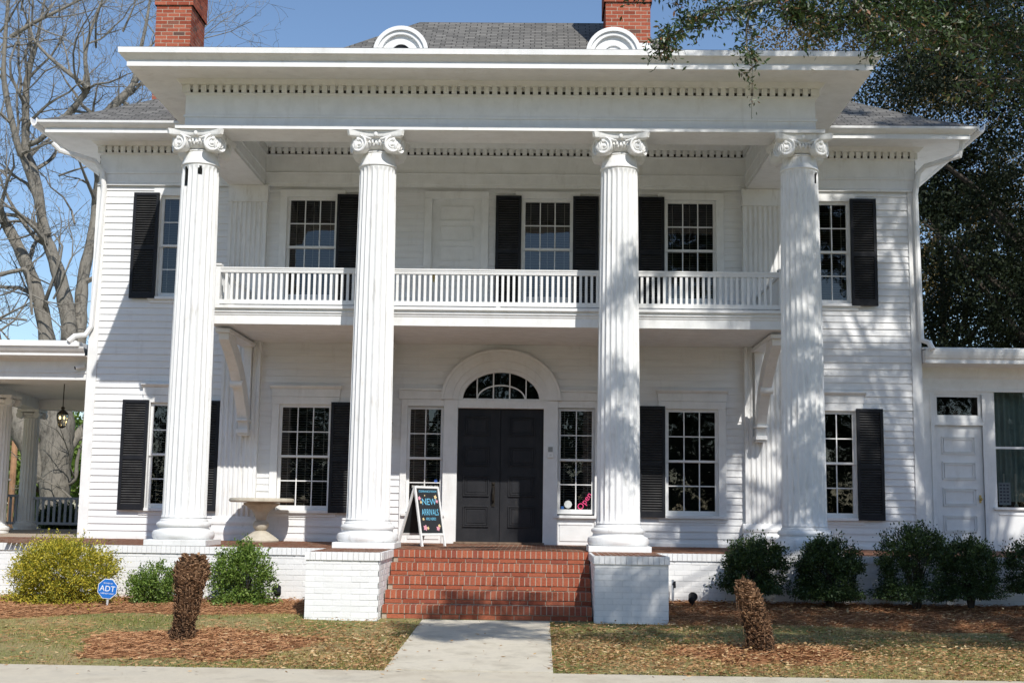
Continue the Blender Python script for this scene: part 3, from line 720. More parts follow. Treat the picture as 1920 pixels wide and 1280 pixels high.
for s in (-1, 1):
    path = [(-6.37, 12.7), (-6.37, 3.06), (-4.1, 3.06)] if s < 0 else [(4.1, 3.06), (6.37, 3.06), (6.37, 12.7)]
    w = MB(); sweep(w, path, [(0, 5.475), (.02, 5.475), (.02, 5.505)]+[(o, z) for o, z in ENT]); part('side_entablature', w, WTRIM, fix=False)
    w = MB(); sweep(w, path, CORS); part('side_cornice', w, WTRIM, fix=False)
    w = MB(); dentils(w, [path[0], path[1], path[2]], .104); part('side_dentil_course', w, WTRIM)
    w = MB(); slot(w, path, .0065); part('side_dentil_shade', w, GAP_SHADE, fix=False)
# gutters along the outer sides and the downspouts
for s in (-1, 1):
    g = MB(); xo = s*7.12
    g.extr([(xo, 6.33), (xo, 6.25), (xo+s*.03, 6.21), (xo+s*.07, 6.21), (xo+s*.10, 6.27), (xo+s*.105, 6.34), (xo+s*.095, 6.34), (xo+s*.08, 6.26), (xo+s*.02, 6.24), (xo+s*.015, 6.33)], 2.33, 12.7, 'y')
    part('gutter', g, WTRIM)
    def ds(pts, w2=.042):
        m = MB(); m.tube(pts, w2, 8); return m
    if s < 0:
        a, b, c = at(99, 268, 2.55), at(112, 282, 2.6), at(178, 302, 2.95); e = at(192, 322, 3.0); e2 = at(195, 350, 3.02)
        f = at(171, 612, 3.02); g1 = at(160, 628, 3.0); g2 = at(140, 630, 2.9); g3 = at(128, 640, 2.85)
    else:
        a, b, c = at(1804, 268, 2.55), at(1800, 292, 2.6), at(1735, 312, 2.95); e = at(1722, 325, 3.0); e2 = at(1716, 365, 3.02)
        f = at(1727, 628, 3.02); g1 = at(1729, 638, 3.0); g2 = at(1742, 642, 2.9); g3 = at(1749, 655, 2.85)
    part('downspout', ds([a, b, c, e, e2, f, g1, g2, g3]), WTRIM, smooth=True)

# roofs ------------------------------------------------------------------
prof = [(0, 6.31), (.6, 6.62), (1.35, 7.09), (3.0, 8.20), (5.25, 9.98)]
m = MB(); m.uv = []
def addroof(quadpts, uv): 
    o = len(m.v); m.v.extend(quadpts); m.uv.extend(uv); m.f.append(tuple(range(o, o+len(quadpts)))); m.t.append(0)
X0, X1, Y0, Y1 = -7.10, 7.10, 2.335, 12.9
sd = 0
for (t0, z0), (t1, z1) in zip(prof, prof[1:]):
    ds_ = math.hypot(t1-t0, z1-z0); s0, s1 = sd, sd+ds_; sd = s1
    addroof([(X0+t0, Y0+t0, z0), (X1-t0, Y0+t0, z0), (X1-t1, Y0+t1, z1), (X0+t1, Y0+t1, z1)], [(X0+t0, s0), (X1-t0, s0), (X1-t1, s1), (X0+t1, s1)])
    addroof([(X1-t0, Y1-t0, z0), (X0+t0, Y1-t0, z0), (X0+t1, Y1-t1, z1), (X1-t1, Y1-t1, z1)], [(X0+t0, s0), (X1-t0, s0), (X1-t1, s1), (X0+t1, s1)])
    addroof([(X0+t0, Y1-t0, z0), (X0+t0, Y0+t0, z0), (X0+t1, Y0+t1, z1), (X0+t1, Y1-t1, z1)], [(Y1-t0, s0), (Y0+t0, s0), (Y0+t1, s1), (Y1-t1, s1)])
    addroof([(X1-t0, Y0+t0, z0), (X1-t0, Y1-t0, z0), (X1-t1, Y1-t1, z1), (X1-t1, Y0+t1, z1)], [(Y0+t0, s0), (Y1-t0, s0), (Y1-t1, s1), (Y0+t1, s1)])
addroof([(X0, Y0, 6.29), (X1, Y0, 6.29), (X1, Y1, 6.29), (X0, Y1, 6.29)], [(0, 0)]*4)
addroof([(X0+5.25, Y0+5.25, 9.98), (X1-5.25, Y0+5.25, 9.98), (X1-5.25, Y1-5.25, 9.98), (X0+5.25, Y1-5.25, 9.98)], [(0, 0)]*4)
part('roof', m, SHING, fix=False)
m = MB(); m.uv = []
addroof([(-4.86, -.63, 6.36), (4.86, -.63, 6.36), (4.86, 4.0, 7.0), (-4.86, 4.0, 7.0)], [(-5, 0), (5, 0), (5, 5), (-5, 5)])
addroof([(-4.86, -.63, 6.36), (-4.86, 4.0, 7.0), (-4.86, 4.0, 6.2), (-4.86, 3.0, 6.2)], [(0, 0)]*4)
addroof([(4.86, -.63, 6.36), (4.86, 4.0, 7.0), (4.86, 4.0, 6.2), (4.86, 3.0, 6.2)], [(0, 0)]*4)
part('portico_roof', m, SHING, fix=False)
# round-topped vents on the portico roof
for xc in (-1.40, 1.565):
    m = MB(); cz = 6.80; yv = .75
    def arc(mb, r0, r1, y0, y1, n=28):
        v = []
        for i in range(n+1):
            t = math.pi*i/n; c, s_ = math.cos(t), math.sin(t)
            v += [(xc+r0*c, y0, cz+r0*s_), (xc+r1*c, y0, cz+r1*s_), (xc+r1*c, y1, cz+r1*s_), (xc+r0*c, y1, cz+r0*s_)]
        f = [(i*4+k, i*4+(k+1) % 4, i*4+4+(k+1) % 4, i*4+4+k) for i in range(n) for k in range(4)]+[(0, 1, 2, 3), (n*4+3, n*4+2, n*4+1, n*4)]
        mb.add(v, f)
    arc(m, .33, .385, yv-.05, yv+2.6); arc(m, .275, .33, yv-.02, yv+.3)
    m.add([(xc+.30*math.cos(math.pi*i/20), yv+.03, cz+.30*math.sin(math.pi*i/20)) for i in range(21)], [tuple(range(21))])
    m.box(xc-.42, xc+.42, yv-.06, yv+.3, cz-.26, cz)
    arc(m, .135, .16, yv-.0, yv+.03)
    vent = part('roof_vent', m, WTRIM)
    q = MB(); q.add([(xc+.135*math.cos(math.pi*i/20), yv+.026, cz+.135*math.sin(math.pi*i/20)) for i in range(21)], [tuple(range(21))]); 
    part('louvre', q, BLACK if xc < 0 else WTRIM, vent, fix=False)

# bricks ----------------------------------------------------------------
def bricks(mb, place, a0, a1, z0, z1, L_=.203, H=.0577, g=.010, proud=.0035, dep=.05, stagger=True, tl=0, th=1, horiz=True):
    """running bond on a face; place(a, out, z)"""
    z = z0; r = 0
    while z < z1-.01:
        zt = min(z+H, z1); a = a0-(L_/2 if (r % 2 and stagger) else 0)
        while a < a1-.005:
            p, q = max(a, a0), min(a+L_, a1)
            if q-p > .012:
                j = random.uniform(-.0018, .0018)+proud
                v = [place(p, -dep, z), place(q, -dep, z), place(q, j, z), place(p, j, z), place(p, -dep, zt), place(q, -dep, zt), place(q, j, zt), place(p, j, zt)]
                mb.add(v, [(2, 3, 7, 6), (0, 1, 2, 3), (4, 7, 6, 5), (0, 3, 7, 4), (1, 5, 6, 2)], random.uniform(max(tl, .01), th))
            a += L_+g
        z = zt+g; r += 1
def brickbox(name, x0, x1, y0, y1, z0, z1, mat, mort, faces='f', parent=None, **k):
    b = MB(); b.box(x0, x1, y0, y1, z0, z1)
    c = part(name, b, mort, parent)
    m = MB()
    if 'f' in faces: bricks(m, lambda a, o, z: (a, y0-o, z), x0, x1, z0, z1, **k)
    if 'r' in faces: bricks(m, lambda a, o, z: (x1+o, a, z), y0, y1, z0, z1, **k)
    if 'l' in faces: bricks(m, lambda a, o, z: (x0-o, a, z), y0, y1, z0, z1, **k)
    part('brickwork', m, mat, c, fix=True)
    return c
# porch wall (painted), its rowlock cap, pedestals
WM = mat_noise('painted_mortar', (.66, .66, .65), (.78, .78, .76), 20, .8, .3, 100)
GZ = -.95
brickbox('porch_wall', -5.05, -2.1, .02, .3, GZ, -.093, BRICKW, WM); brickbox('porch_wall', 2.1, 5.05, .02, .3, GZ, -.093, BRICKW, WM)
brickbox('porch_wall', -12.5, -5.05, .32, .6, GZ, -.093, BRICKW, WM, 'f'); brickbox('porch_wall', 5.05, 12.5, .32, .6, GZ, -.093, BRICKW, WM, 'f')
brickbox('pedestal', -2.1, -1.25, -1.34, .02, GZ, -.093, BRICKW, WM, 'fr'); brickbox('pedestal', 1.25, 2.1, -1.34, .02, GZ, -.093, BRICKW, WM, 'fl')
def rowlock(mb, place, a0, a1, z0, z1, out, dep, tl=.01, th=1, w_=.0577, g=.009):
    n = max(1, round((a1-a0)/(w_+g))); st = (a1-a0)/n
    for i in range(n):
        p = a0+i*st+g/2; q = a0+(i+1)*st-g/2; j = random.uniform(-.002, .002)
        v = [place(p, -dep, z0), place(q, -dep, z0), place(q, out+j, z0), place(p, out+j, z0), place(p, -dep, z1), place(q, -dep, z1), place(q, out+j, z1), place(p, out+j, z1)]
        mb.add(v, [(0, 1, 2, 3), (4, 7, 6, 5), (2, 3, 7, 6), (0, 3, 7, 4), (1, 5, 6, 2), (0, 4, 5, 1)], random.uniform(tl, th))
w = MB(); mo = MB()
for a, b, y in ((-5.06, -2.1, .02), (2.1, 5.06, .02), (-12.5, -5.06, .32), (5.06, 12.5, .32)):
    w = MB(); rowlock(w, lambda s, o, z, y=y: (s, y-o, z), a, b, -.093, -.003, .022, .2, g=.004); part('porch_cap', w, BRICKW)
for s in (-1, 1):
    w = MB(); a, b = sorted((s*1.235, s*2.115)); rowlock(w, lambda q, o, z: (q, -1.34-o, z), a, b, -.093, -.003, .022, .09, g=.004)
    rowlock(w, lambda q, o, z, s=s: (s*1.25-s*o, q, z), -1.25, -.03, -.0935, -.0035, .022, .09, g=.004)
    rowlock(w, lambda q, o, z, s=s: (s*2.1+s*o, q, z), -1.25, .0, -.0935, -.0035, .018, .09, g=.004)
    part('pedestal_cap', w, BRICKW)
    mo.box(min(s*1.26, s*2.09), max(s*1.26, s*2.09), -1.33, .02, -.092, -.006)
mo.box(-5.05, 5.05, .03, .4, -.092, -.006); mo.box(-12.4, 12.4, .33, .7, -.092, -.0065)
part('porch_cap_bed', mo, WM)
# painted lips leave bare red tops
w = MB()
def pave(x0, x1, y0, y1, z=.0, L_=.0577, Wd=.203):
    y = y0; r = 0
    while y < y1-.01:
        yt = min(y+Wd, y1); x = x0
        while x < x1-.005:
            q = min(x+L_, x1); jz = random.uniform(-.0015, .0015)
            w.add([(x, y, z+jz), (q, y, z+jz), (q, yt, z+jz), (x, yt, z+jz)], [(0, 1, 2, 3)], random.uniform(.01, 1)); x += L_+.009
        y = yt+.009; r += 1
pave(-6.3, 6.3, .21, 3.1); pave(-2.08, -1.26, -1.25, .18); pave(1.26, 2.08, -1.25, .18); pave(-1.24, 1.24, .05, .19, 0, .0577, .203)
pave(-5.0, -2.1, .03, .2); pave(2.1, 5.0, .03, .2)
pave(-12.4, -6.3, .35, 3.2); pave(6.3, 12.4, .35, 3.4)
b = MB(); b.box(-12.4, 12.4, .5, 3.6, -.5, -.004); b.box(-5, 5, .1, .6, -.3, -.0045); b.box(-12.4, -6.3, 3.6, 10.2, -.5, -.003)
part('porch_floor', b, MORTAR); part('porch_paving', w, BRICKP, fix=False)
# brick steps
st = MB(); red = MB(); XS = 1.232
zs_ = [0, -.152, -.304, -.456, -.608, -.765]; tread = .27
for i in range(5):
    yf = -.27*i if i else -.0
    yf = -.03-tread*i; zt = zs_[i]-.003; zb = zs_[i+1]
    st.box(-XS, XS, yf+.011, .2, GZ, zt-.094)
    st.box(-XS, XS, yf-.004, yf+.2, zt-.0935, zt-.003)
    rowlock(red, lambda q, o, z, y=yf: (q, y-o, z), -XS, XS, zt-.090, zt, .0075, .19, g=.011, w_=.0565)
    bricks(red, lambda q, o, z, y=yf: (q, y-o, z), -XS+(.0 if i % 2 else .06), XS, zb+.003, zt-.10, L_=.203, H=.05, g=.011, proud=-.003, dep=.02, stagger=False)
    if i:
        pass
steps = part('brick_steps', st, MORTAR); part('brickwork', red, BRICKR, steps)

LP = []
for i in range(5):
    for k in range(16): LP.append((random.uniform(-1.2, 1.2)*(1 if k % 3 else .98), -.03-tread*(i)+random.uniform(.14, .24) if i else random.uniform(.0, .2), zs_[i]+.004))
for k in range(60): LP.append((random.uniform(-1.22, 1.22), -.03-tread*random.randint(1, 4)-random.uniform(.0, .05)+.25, zs_[random.randint(1, 4)]+.004))
LP = [(x, y, z) for x, y, z in LP if abs(zs_[min(4, max(0, int(round((-.03-y)/tread+.49))))]-z) < .02]
V, F, t = leaves(np.array(LP), .045, .5); V = V.reshape(-1, 4, 3); V[:, :, 2] = V[:, :1, 2]+np.abs(V[:, :, 2]-V[:, :1, 2])*.3
struct(npobj('leaves_on_steps', V.reshape(-1, 3), F, LITTER, tint=t), 'stuff')

# chimneys
for (x0, x1, y0, y1, zt) in ((-6.46, -5.82, 5.7, 6.6, 9.52), (1.72, 2.53, 6.0, 6.9, 9.75)):
    c = brickbox('chimney', x0, x1, y0, y1, 6.2, zt, BRICKC, MORTAR, 'frl', proud=.003, g=.013)
    m = MB(); m2 = MB(); e = .03
    m2.box(x0-e, x1+e, y0-e, y1+e, zt, zt+1.6)
    bricks(m, lambda a, o, z: (a, y0-e-o, z), x0-e, x1+e, zt, zt+1.6); bricks(m, lambda a, o, z: (x1+e+o, a, z), y0-e, y1+e, zt, zt+1.6); bricks(m, lambda a, o, z: (x0-e-o, a, z), y0-e, y1+e, zt, zt+1.6)
    part('corbel_core', m2, MORTAR, c); part('corbel', m, BRICKC, c)
m = MB(); m.box(1.70, 2.55, 5.93, 5.99, 8.72, 8.95); part('chimney_flashing', m, WTRIM)

# balcony ----------------------------------------------------------------
YB = 1.13
def zb(v): return at(900, v, YB)[2]
w = MB()
w.extr([(YW, zb(612)), (YB, zb(612)), (YB, zb(596)), (YB-.012, zb(594)), (YB-.012, zb(591)), (YB-.03, zb(590)), (YB-.03, zb(588)), (YB-.01, zb(587.5)), (YB-.01, zb(583.5)), (YB-.06, zb(583)), (YB-.06, zb(577.5)), (YW, zb(577))], -4.02, 4.02)
part('balcony', w, WTRIM, bevel=.003)
rail = MB(); zr = zb(506)
rail.extr([(YB-.035, zr-.045), (YB-.035, zr-.02), (YB-.045, zr-.018), (YB-.045, zr), (YB+.045, zr), (YB+.045, zr-.018), (YB+.035, zr-.02), (YB+.035, zr-.045)], -3.88, 3.88)
rail.box(-3.88, 3.88, YB-.03, YB+.03, zr-.07, zr-.046)
rl = part('balcony_railing', rail, WTRIM)
q = MB(); z1_ = zb(566.5); z0_ = zb(574.5); q.box(-3.88, 3.88, YB-.028, YB+.028, z0_, z1_)
for x in (-1.9, .0, 1.9): q.box(x-.03, x+.03, YB-.02, YB+.02, zb(577.3), z0_)
part('bottom_rail', q, WTRIM, rl)
q = MB(); q.box(-.0175, .0175, YB-.016-3.1, YB+.016-3.1, z1_-.003, zr-.068)
bal0 = obj('baluster', q, WTRIM, rl); xx = np.arange(-3.80, 3.81, .0772); bal0.location.x = xx[0]
for x in xx[1:]: c = cp(bal0, rl); c.location.x = x
for s in (-1, 1):
    q = MB(); q.box(s*3.93-.05, s*3.93+.05, YB-.05, YB+.05, zb(577), zr+.02); q.box(s*3.93-.065, s*3.93+.065, YB-.065, YB+.065, zr+.02, zr+.045)
    part('newel_post', q, WTRIM, rl, bevel=.003)
    q = MB(); q.box(s*3.93-.04, s*3.93+.04, YB+.05, 2.99, zr-.04, zr); q.box(s*3.93-.025, s*3.93+.025, YB+.05, 2.99, z0_, z1_)
    for i in range(23): y = YB+.11+i*.0785; q.box(s*3.93-.016, s*3.93+.016, y-.0175, y+.0175, z1_, zr-.04)
    part('side_railing', q, WTRIM)

# ------------------------------------------------------------------ left side porch (part of the house)
w = MB()
PR = [(0, 2.42), (.0, 2.52), (.015, 2.525), (.015, 2.54), (0, 2.55), (0, 2.70), (.05, 2.74), (.12, 2.76), (.30, 2.765), (.30, 2.80), (.33, 2.83), (.36, 2.87), (.37, 2.90)]
sweep(w, [(-13, 3.25), (-6.40, 3.25)], PR); w.box(-13, -6.40, 3.26, 3.6, 2.421, 2.8)
w.box(-13, -6.47, 2.86, 2.9, 2.9, 2.965); w.box(-13, -6.52, 2.9, 9.5, 2.92, 2.99)
part('side_porch_entablature', w, WTRIM, fix=True)
w = MB(); w.box(-13, -6.40, 3.6, 9.2, 2.55, 2.6); part('side_porch_ceiling', w, WTRIM)
w = MB(); bz = 2.35
def beam(p, q, w2, z0, z1, mb=w):
    p, q = Vector((*p, 0)), Vector((*q, 0)); d = (q-p).normalized(); nn = Vector((d.y, -d.x, 0))*w2
    v = [p-nn, q-nn, q+nn, p+nn]; mb.add([(a.x, a.y, z0) for a in v]+[(a.x, a.y, z1) for a in v], [(0, 3, 2, 1), (4, 5, 6, 7), (0, 1, 5, 4), (1, 2, 6, 5), (2, 3, 7, 6), (3, 0, 4, 7)])
CN = (float(at(-3, 900, 5.5)[0]), 5.5); CF = (-9.50, 8.75)
beam((-8.75, 3.6), CF, .16, bz, 2.56); beam(CF, (-6.4, 8.85), .16, bz+.001, 2.561)
part('side_porch_beam', w, WTRIM)
def small_col(x, y, top):
    m = MB(); nf = 16; per = 6; n = nf*per; zs = [.16, .2, 1.2, top-.22, top-.17]; V = []
    for z in zs:
        r = .165-.02*z/top
        for k in range(n):
            a = 2*math.pi*k/n; u = (k % per)/per; V.append((x+(r-.014*math.sin(math.pi*u))*math.cos(a), y+(r-.014*math.sin(math.pi*u))*math.sin(a), z))
    m.add(V, [(i*n+k, i*n+(k+1) % n, (i+1)*n+(k+1) % n, (i+1)*n+k) for i in range(len(zs)-1) for k in range(n)])
    m.lathe([(.22, 0), (.22, .05), (.235, .06), (.235, .10), (.21, .12), (.19, .13), (.19, .155), (.16, .17)], x, y, 24)
    m.lathe([(.14, top-.18), (.165, top-.17), (.165, top-.15), (.15, top-.14), (.2, top-.10), (.2, top-.07)], x, y, 24)
    m.box(x-.22, x+.22, y-.22, y+.22, top-.05, top)
    for a in (-1, 1):
        for b in (-1, 1):
            m.tube([(x+a*.17, y+b*.22, top-.11), (x+a*.17, y+b*.12, top-.11)], .065, 12)
    part('porch_column', m, WCOL, smooth=True)
small_col(*CN, bz); small_col(*CF, bz)
def railing(p, q, ztop=.68):
    m = MB(); beam(p, q, .035, ztop-.05, ztop, m); beam(p, q, .025, .10, .15, m)
    p, q = Vector((*p, 0)), Vector((*q, 0)); n = int((q-p).length/.11)
    for i in range(1, n): a = p+(q-p)*i/n; m.box(a.x-.02, a.x+.02, a.y-.02, a.y+.02, .15, ztop-.05)
    return part('porch_railing', m, GREYP)
railing((-10.9, 7.2), (CF[0]-.1, CF[1]), .68); railing(CF, (-7.3, 8.8), .64)
m = MB(); m.box(-8.32, -7.0, 8.7, 9.0, 0, .82); m.box(-8.36, -6.95, 8.66, 9.04, .82, .86); part('porch_newel', m, GREYP)

# ------------------------------------------------------------------ right wing (part of the house)
YR = 3.45
w = MB()
sweep(w, [(6.41, YR), (13, YR)], [(0, 2.42), (.02, 2.42), (.02, 2.45), (.006, 2.46), (.006, 2.62), (.03, 2.66), (.06, 2.78), (.12, 2.80), (.5, 2.805), (.5, 2.86), (.52, 2.88), (.54, 2.93), (.55, 2.98), (.55, 3.02), (.2, 3.04)])
w.box(6.40, 13, YR-.45, 9, 3.015, 3.05); w.box(6.41, 6.45, YR-.5, YR, 2.81, 3.0)
part('wing_cornice', w, WTRIM, fix=False)
w = MB(); w.box(6.40, 6.66, YR, YR+.1, 0, 2.6); w.box(6.66, 7.42, YR, YR+.1, 2.38, 2.6); w.box(6.66, 7.42, YR, YR+.1, 1.95, 2.02); w.box(7.42, 7.58, YR, YR+.1, 0, 2.6)
w.box(7.58, 13, YR, YR+.1, 2.49, 2.6); w.box(7.58, 13, YR, YR+.1, 0, .66); w.box(8.5, 13, YR, YR+.1, .66, 2.49)
w.box(7.54, 8.54, YR-.04, YR, .62, .66); w.box(7.62, 8.5, YR-.012, YR, .08, .10); w.box(7.62, 8.5, YR-.012, YR, .54, .56)
w.box(6.62, 6.68, YR-.02, YR, 0, 2.38); w.box(7.41, 7.46, YR-.02, YR, 0, 2.38); w.box(6.62, 7.46, YR-.022, YR, 1.90, 1.95)
w.box(6.42, 13, 9, 9.1, 0, 3); w.box(12.95, 13.05, YR, 9, 0, 3)
part('wing_wall', w, WTRIM, bevel=.003)
w = MB(); w.box(6.68, 7.41, YR+.03, YR+.07, .05, 1.90)
wd = part('wing_door', w, WTRIM)
q = MB()
for za, zb_ in ((1.46, 1.73), (1.07, 1.34), (.67, .94), (.27, .53)):
    for o in (0, .03):
        a, b, c, e = 6.79+o, 7.30-o, za+o, zb_-o
        q.box(a, b, YR+.012, YR+.03, c, c+.014); q.box(a, b, YR+.012, YR+.03, e-.014, e); q.box(a, a+.014, YR+.013, YR+.03, c, e); q.box(b-.014, b, YR+.013, YR+.03, c, e)
part('panel_moulding', q, WTRIM, wd)
q = MB(); q.box(7.335, 7.365, YR+.02, YR+.03, .72, .84); q.sphere((7.35, YR-.01, .78), .026); q.tube([(7.35, YR-.01, .78), (7.35, YR+.03, .78)], .01, 6); part('handle', q, BRASS, wd)
q = MB(); q.box(6.68, 7.41, YR+.02, YR+.05, 2.02, 2.06); q.box(6.68, 7.41, YR+.02, YR+.05, 2.34, 2.38); q.box(6.68, 6.73, YR+.02, YR+.05, 2.06, 2.34); q.box(7.36, 7.41, YR+.02, YR+.05, 2.06, 2.34)
tr = part('transom', q, WTRIM)
q = MB(); q.add([(6.7, YR+.04, 2.04), (7.39, YR+.04, 2.04), (7.39, YR+.04, 2.36), (6.7, YR+.04, 2.36)], [(0, 1, 2, 3)]); part('glass', q, GLASS, tr, fix=False)
q = MB(); q.box(7.58, 8.5, YR+.03, YR+.06, 1.55, 1.585); q.box(7.58, 7.61, YR+.02, YR+.06, .66, 2.49); q.box(8.47, 8.5, YR+.02, YR+.06, .66, 2.49)
wwin = part('wing_window', q, WTRIM)
q = MB(); q.add([(7.58, YR+.05, .66), (8.5, YR+.05, .66), (8.5, YR+.05, 2.49), (7.58, YR+.05, 2.49)], [(0, 1, 2, 3)]); part('glass', q, GLASS, wwin, fix=False)
q = MB(); n = 90; V = [(7.55+1.0*i/n, YR+.3+.02*math.sin(i*.9)+.012*math.sin(i*.37), z) for z in (.75, 2.45) for i in range(n+1)]
q.add(V, [(i, i+1, n+2+i, n+1+i) for i in range(n)]); part('curtain', q, mat_noise('teal_curtain', (.22, .30, .30), (.34, .44, .43), 4, .8), wwin, fix=False, smooth=True)
q = MB(); q.box(6.45, 12.9, YR+1.2, YR+1.25, 0, 2.9); q.box(6.45, 12.9, YR+.1, 9, 2.75, 2.8); part('wing_interior', q, DARKIN)

# ------------------------------------------------------------------ small things on and round the porch
# bird bath
bx, by = at(491, 935, 2.58)[0], 2.58
m = MB(); m.lathe([(.0, 0), (.27, 0), (.275, .02), (.262, .035), (.20, .08), (.12, .135), (.07, .16), (.075, .165), (.10, .19), (.118, .235), (.115, .26), (.09, .295), (.068, .31), (.075, .32), (.085, .36), (.10, .41), (.14, .46), (.20, .505), (.262, .54), (.265, .565), (.20, .568)], n=40)
bb = thing('bird_bath', 'round cast stone bird bath on pedestal, standing on porch by left fluted pilaster', 'bird bath', (bx, by, 0))
obj('pedestal', m, STONE, bb, smooth=True)
m = MB(); m.lathe([(.1, .568), (.45, .572), (.472, .585), (.475, .61), (.462, .632), (.43, .635), (.40, .62), (.1, .612)], n=56); obj('basin', m, STONE, bb, smooth=True)
# A-frame sign
SX, SY, SH, SWd = -1.13, 1.36, .82, .48
hd = R_(51); sg = thing('sandwich_board', 'white framed sandwich board chalked NEW ARRIVALS beside the black double door', 'sign', (SX, SY, 0), rz=hd)
# local x = hinge direction, local -y = chalk face side
CH = flat('chalkboard', (.018, .022, .026), .7); CHB = flat('chalk_blue', (.16, .52, .75), .8); CHW = flat('chalk_white', (.75, .75, .7), .8); CHP = flat('chalk_pink', (.75, .35, .42), .8); CHY = flat('chalk_cream', (.8, .62, .32), .8)
spr = .17
for side, nm in ((-1, 'front_panel'), (1, 'rear_panel')):
    A = math.atan2(spr if side < 0 else .30, SH); Lp = SH/math.cos(A)
    Mx = T(0, 0, SH) @ Matrix.Rotation(side*A, 4, 'X')      # local z down the panel = -z
    m = MB(); f = .028
    m.box(0, f, -.012, .012, -Lp, 0, M=Mx); m.box(SWd-f, SWd, -.012, .012, -Lp, 0, M=Mx); m.box(f, SWd-f, -.012, .012, -f, 0, M=Mx); m.box(f, SWd-f, -.012, .012, -Lp*.82, -Lp*.82+.03, M=Mx)
    fr = obj('frame', m, WTRIM, sg)
    m = MB(); m.box(f, SWd-f, -.004, .004, -Lp*.82+.03, -f, M=Mx); obj('board', m, CH, sg)
    if side < 0:
        Bm = Mx @ T(SWd/2, -.0055, 0) @ RX90
        for s_, zz, sz, mt, sx in (('CLEARANCE ROOM', -.085, .042, CHB, .95), ('NEW', -.26, .13, CHB, .95), ('ARRIVALS', -.405, .125, CHB, .62), ('ARE HERE!', -.475, .055, CHB, .8)):
            text('chalk_writing', s_, sz, mt, Bm @ T(0.01, zz, 0), sg, sx=sx)
        for fx, fz, rr, mt in ((-.17, -.17, .026, CHP), (-.15, -.225, .018, CHY), (.15, -.15, .026, CHY), (.17, -.21, .022, CHP), (-.12, -.58, .035, CHP), (-.07, -.585, .02, CHY), (.13, -.59, .03, CHP), (.16, -.555, .022, CHY), (-.14, -.46, .018, CHY), (-.06, -.13, .010, CHY)):
            m = MB(); k = 20
            m.add([(fx+rr*(1+.3*math.cos(5*2*math.pi*i/k))*math.cos(2*math.pi*i/k), fz+rr*(1+.3*math.cos(5*2*math.pi*i/k))*math.sin(2*math.pi*i/k), 0) for i in range(k)], [tuple(range(k))])
            m.xform(Bm @ T(0, 0, .0004)); obj('chalk_flower', m, mt, sg, fix=False)
# BUSINESS HOURS sign on glass
c = at(797, 911.5, 3.155)
o = text('window_lettering', 'BUSINESS HOURS', .052, CHW, T(c[0], 3.15, c[2]-.02) @ RX90); tag(o, 'white BUSINESS HOURS lettering on the glass left of the double door', 'window lettering')
# stickers in the right sidelight
c = at(1065, 945, 3.15); m = MB(); m.tube([(0, -.001, 0), (0, .001, 0)], .058, 28); t_ = obj('round_sticker', m, flat('sticker_grey', (.62, .64, .62), .5)); t_.location = (c[0], 3.15, c[2]); tag(t_, 'round pale grey sticker on the glass right of the double door', 'sticker')
c = at(1054.5, 950, 3.15); m = MB(); m.tube([(0, -.001, 0), (0, .001, 0)], .024, 8); t_ = obj('security_sticker', m, flat('sticker_blue', (.04, .16, .5), .5)); t_.location = (c[0], 3.149, c[2]-.01); tag(t_, 'tiny blue sticker in the lower left corner of the right sidelight', 'sticker')
c = at(817, 901, 3.15); m = MB(); m.tube([(0, -.001, 0), (0, .001, 0)], .026, 8); t_ = obj('security_sticker', m, flat('sticker_blue2', (.04, .12, .45), .5)); t_.location = (c[0], 3.149, c[2]); tag(t_, 'tiny blue sticker on the left sidelight above the sandwich board', 'sticker')
c = at(1096, 938, 3.15)
o = text('neon_script', 'Open', .13, flat('script_pink', (.75, .06, .2), .5, .25), T(c[0], 3.15, c[2]-.01) @ RX90 @ Matrix.Rotation(R_(55), 4, 'Z') @ T(0, -.04, 0)); tag(o, 'pink slanting script word in the lower right pane of the right sidelight', 'script sign')
# intercom
m = MB(); c = at(1032, 847, 3.05); m.box(-.045, .045, 0, .03, -.09, .09); t_ = thing('intercom', 'small grey and white door intercom right of the black double door', 'intercom', (c[0], 3.02, c[2])); obj('case', m, WTRIM, t_, bevel=.004)
m = MB(); m.box(-.034, .034, -.004, .0, .0, .075); obj('speaker_grille', m, flat('grille_grey', (.30, .31, .30)), t_); m = MB(); m.box(-.02, .02, -.004, 0, -.06, -.035); obj('button', m, flat('button_white', (.7, .7, .68)), t_)
# security camera on left porch frieze
c = at(150, 688, 3.2); t_ = thing('security_camera', 'small white bullet security camera under the left porch eave', 'camera', (c[0], 3.24, c[2]))
m = MB(); m.tube([(.06, -.02, .02), (-.05, -.10, -.02)], .034, 14); m.tube([(.05, .0, .02), (.05, -.03, .02)], .012, 8); obj('body', m, WTRIM, t_); m = MB(); m.tube([(-.05, -.1, -.02), (-.056, -.105, -.022)], .026, 14); obj('lens', m, BLACK, t_)
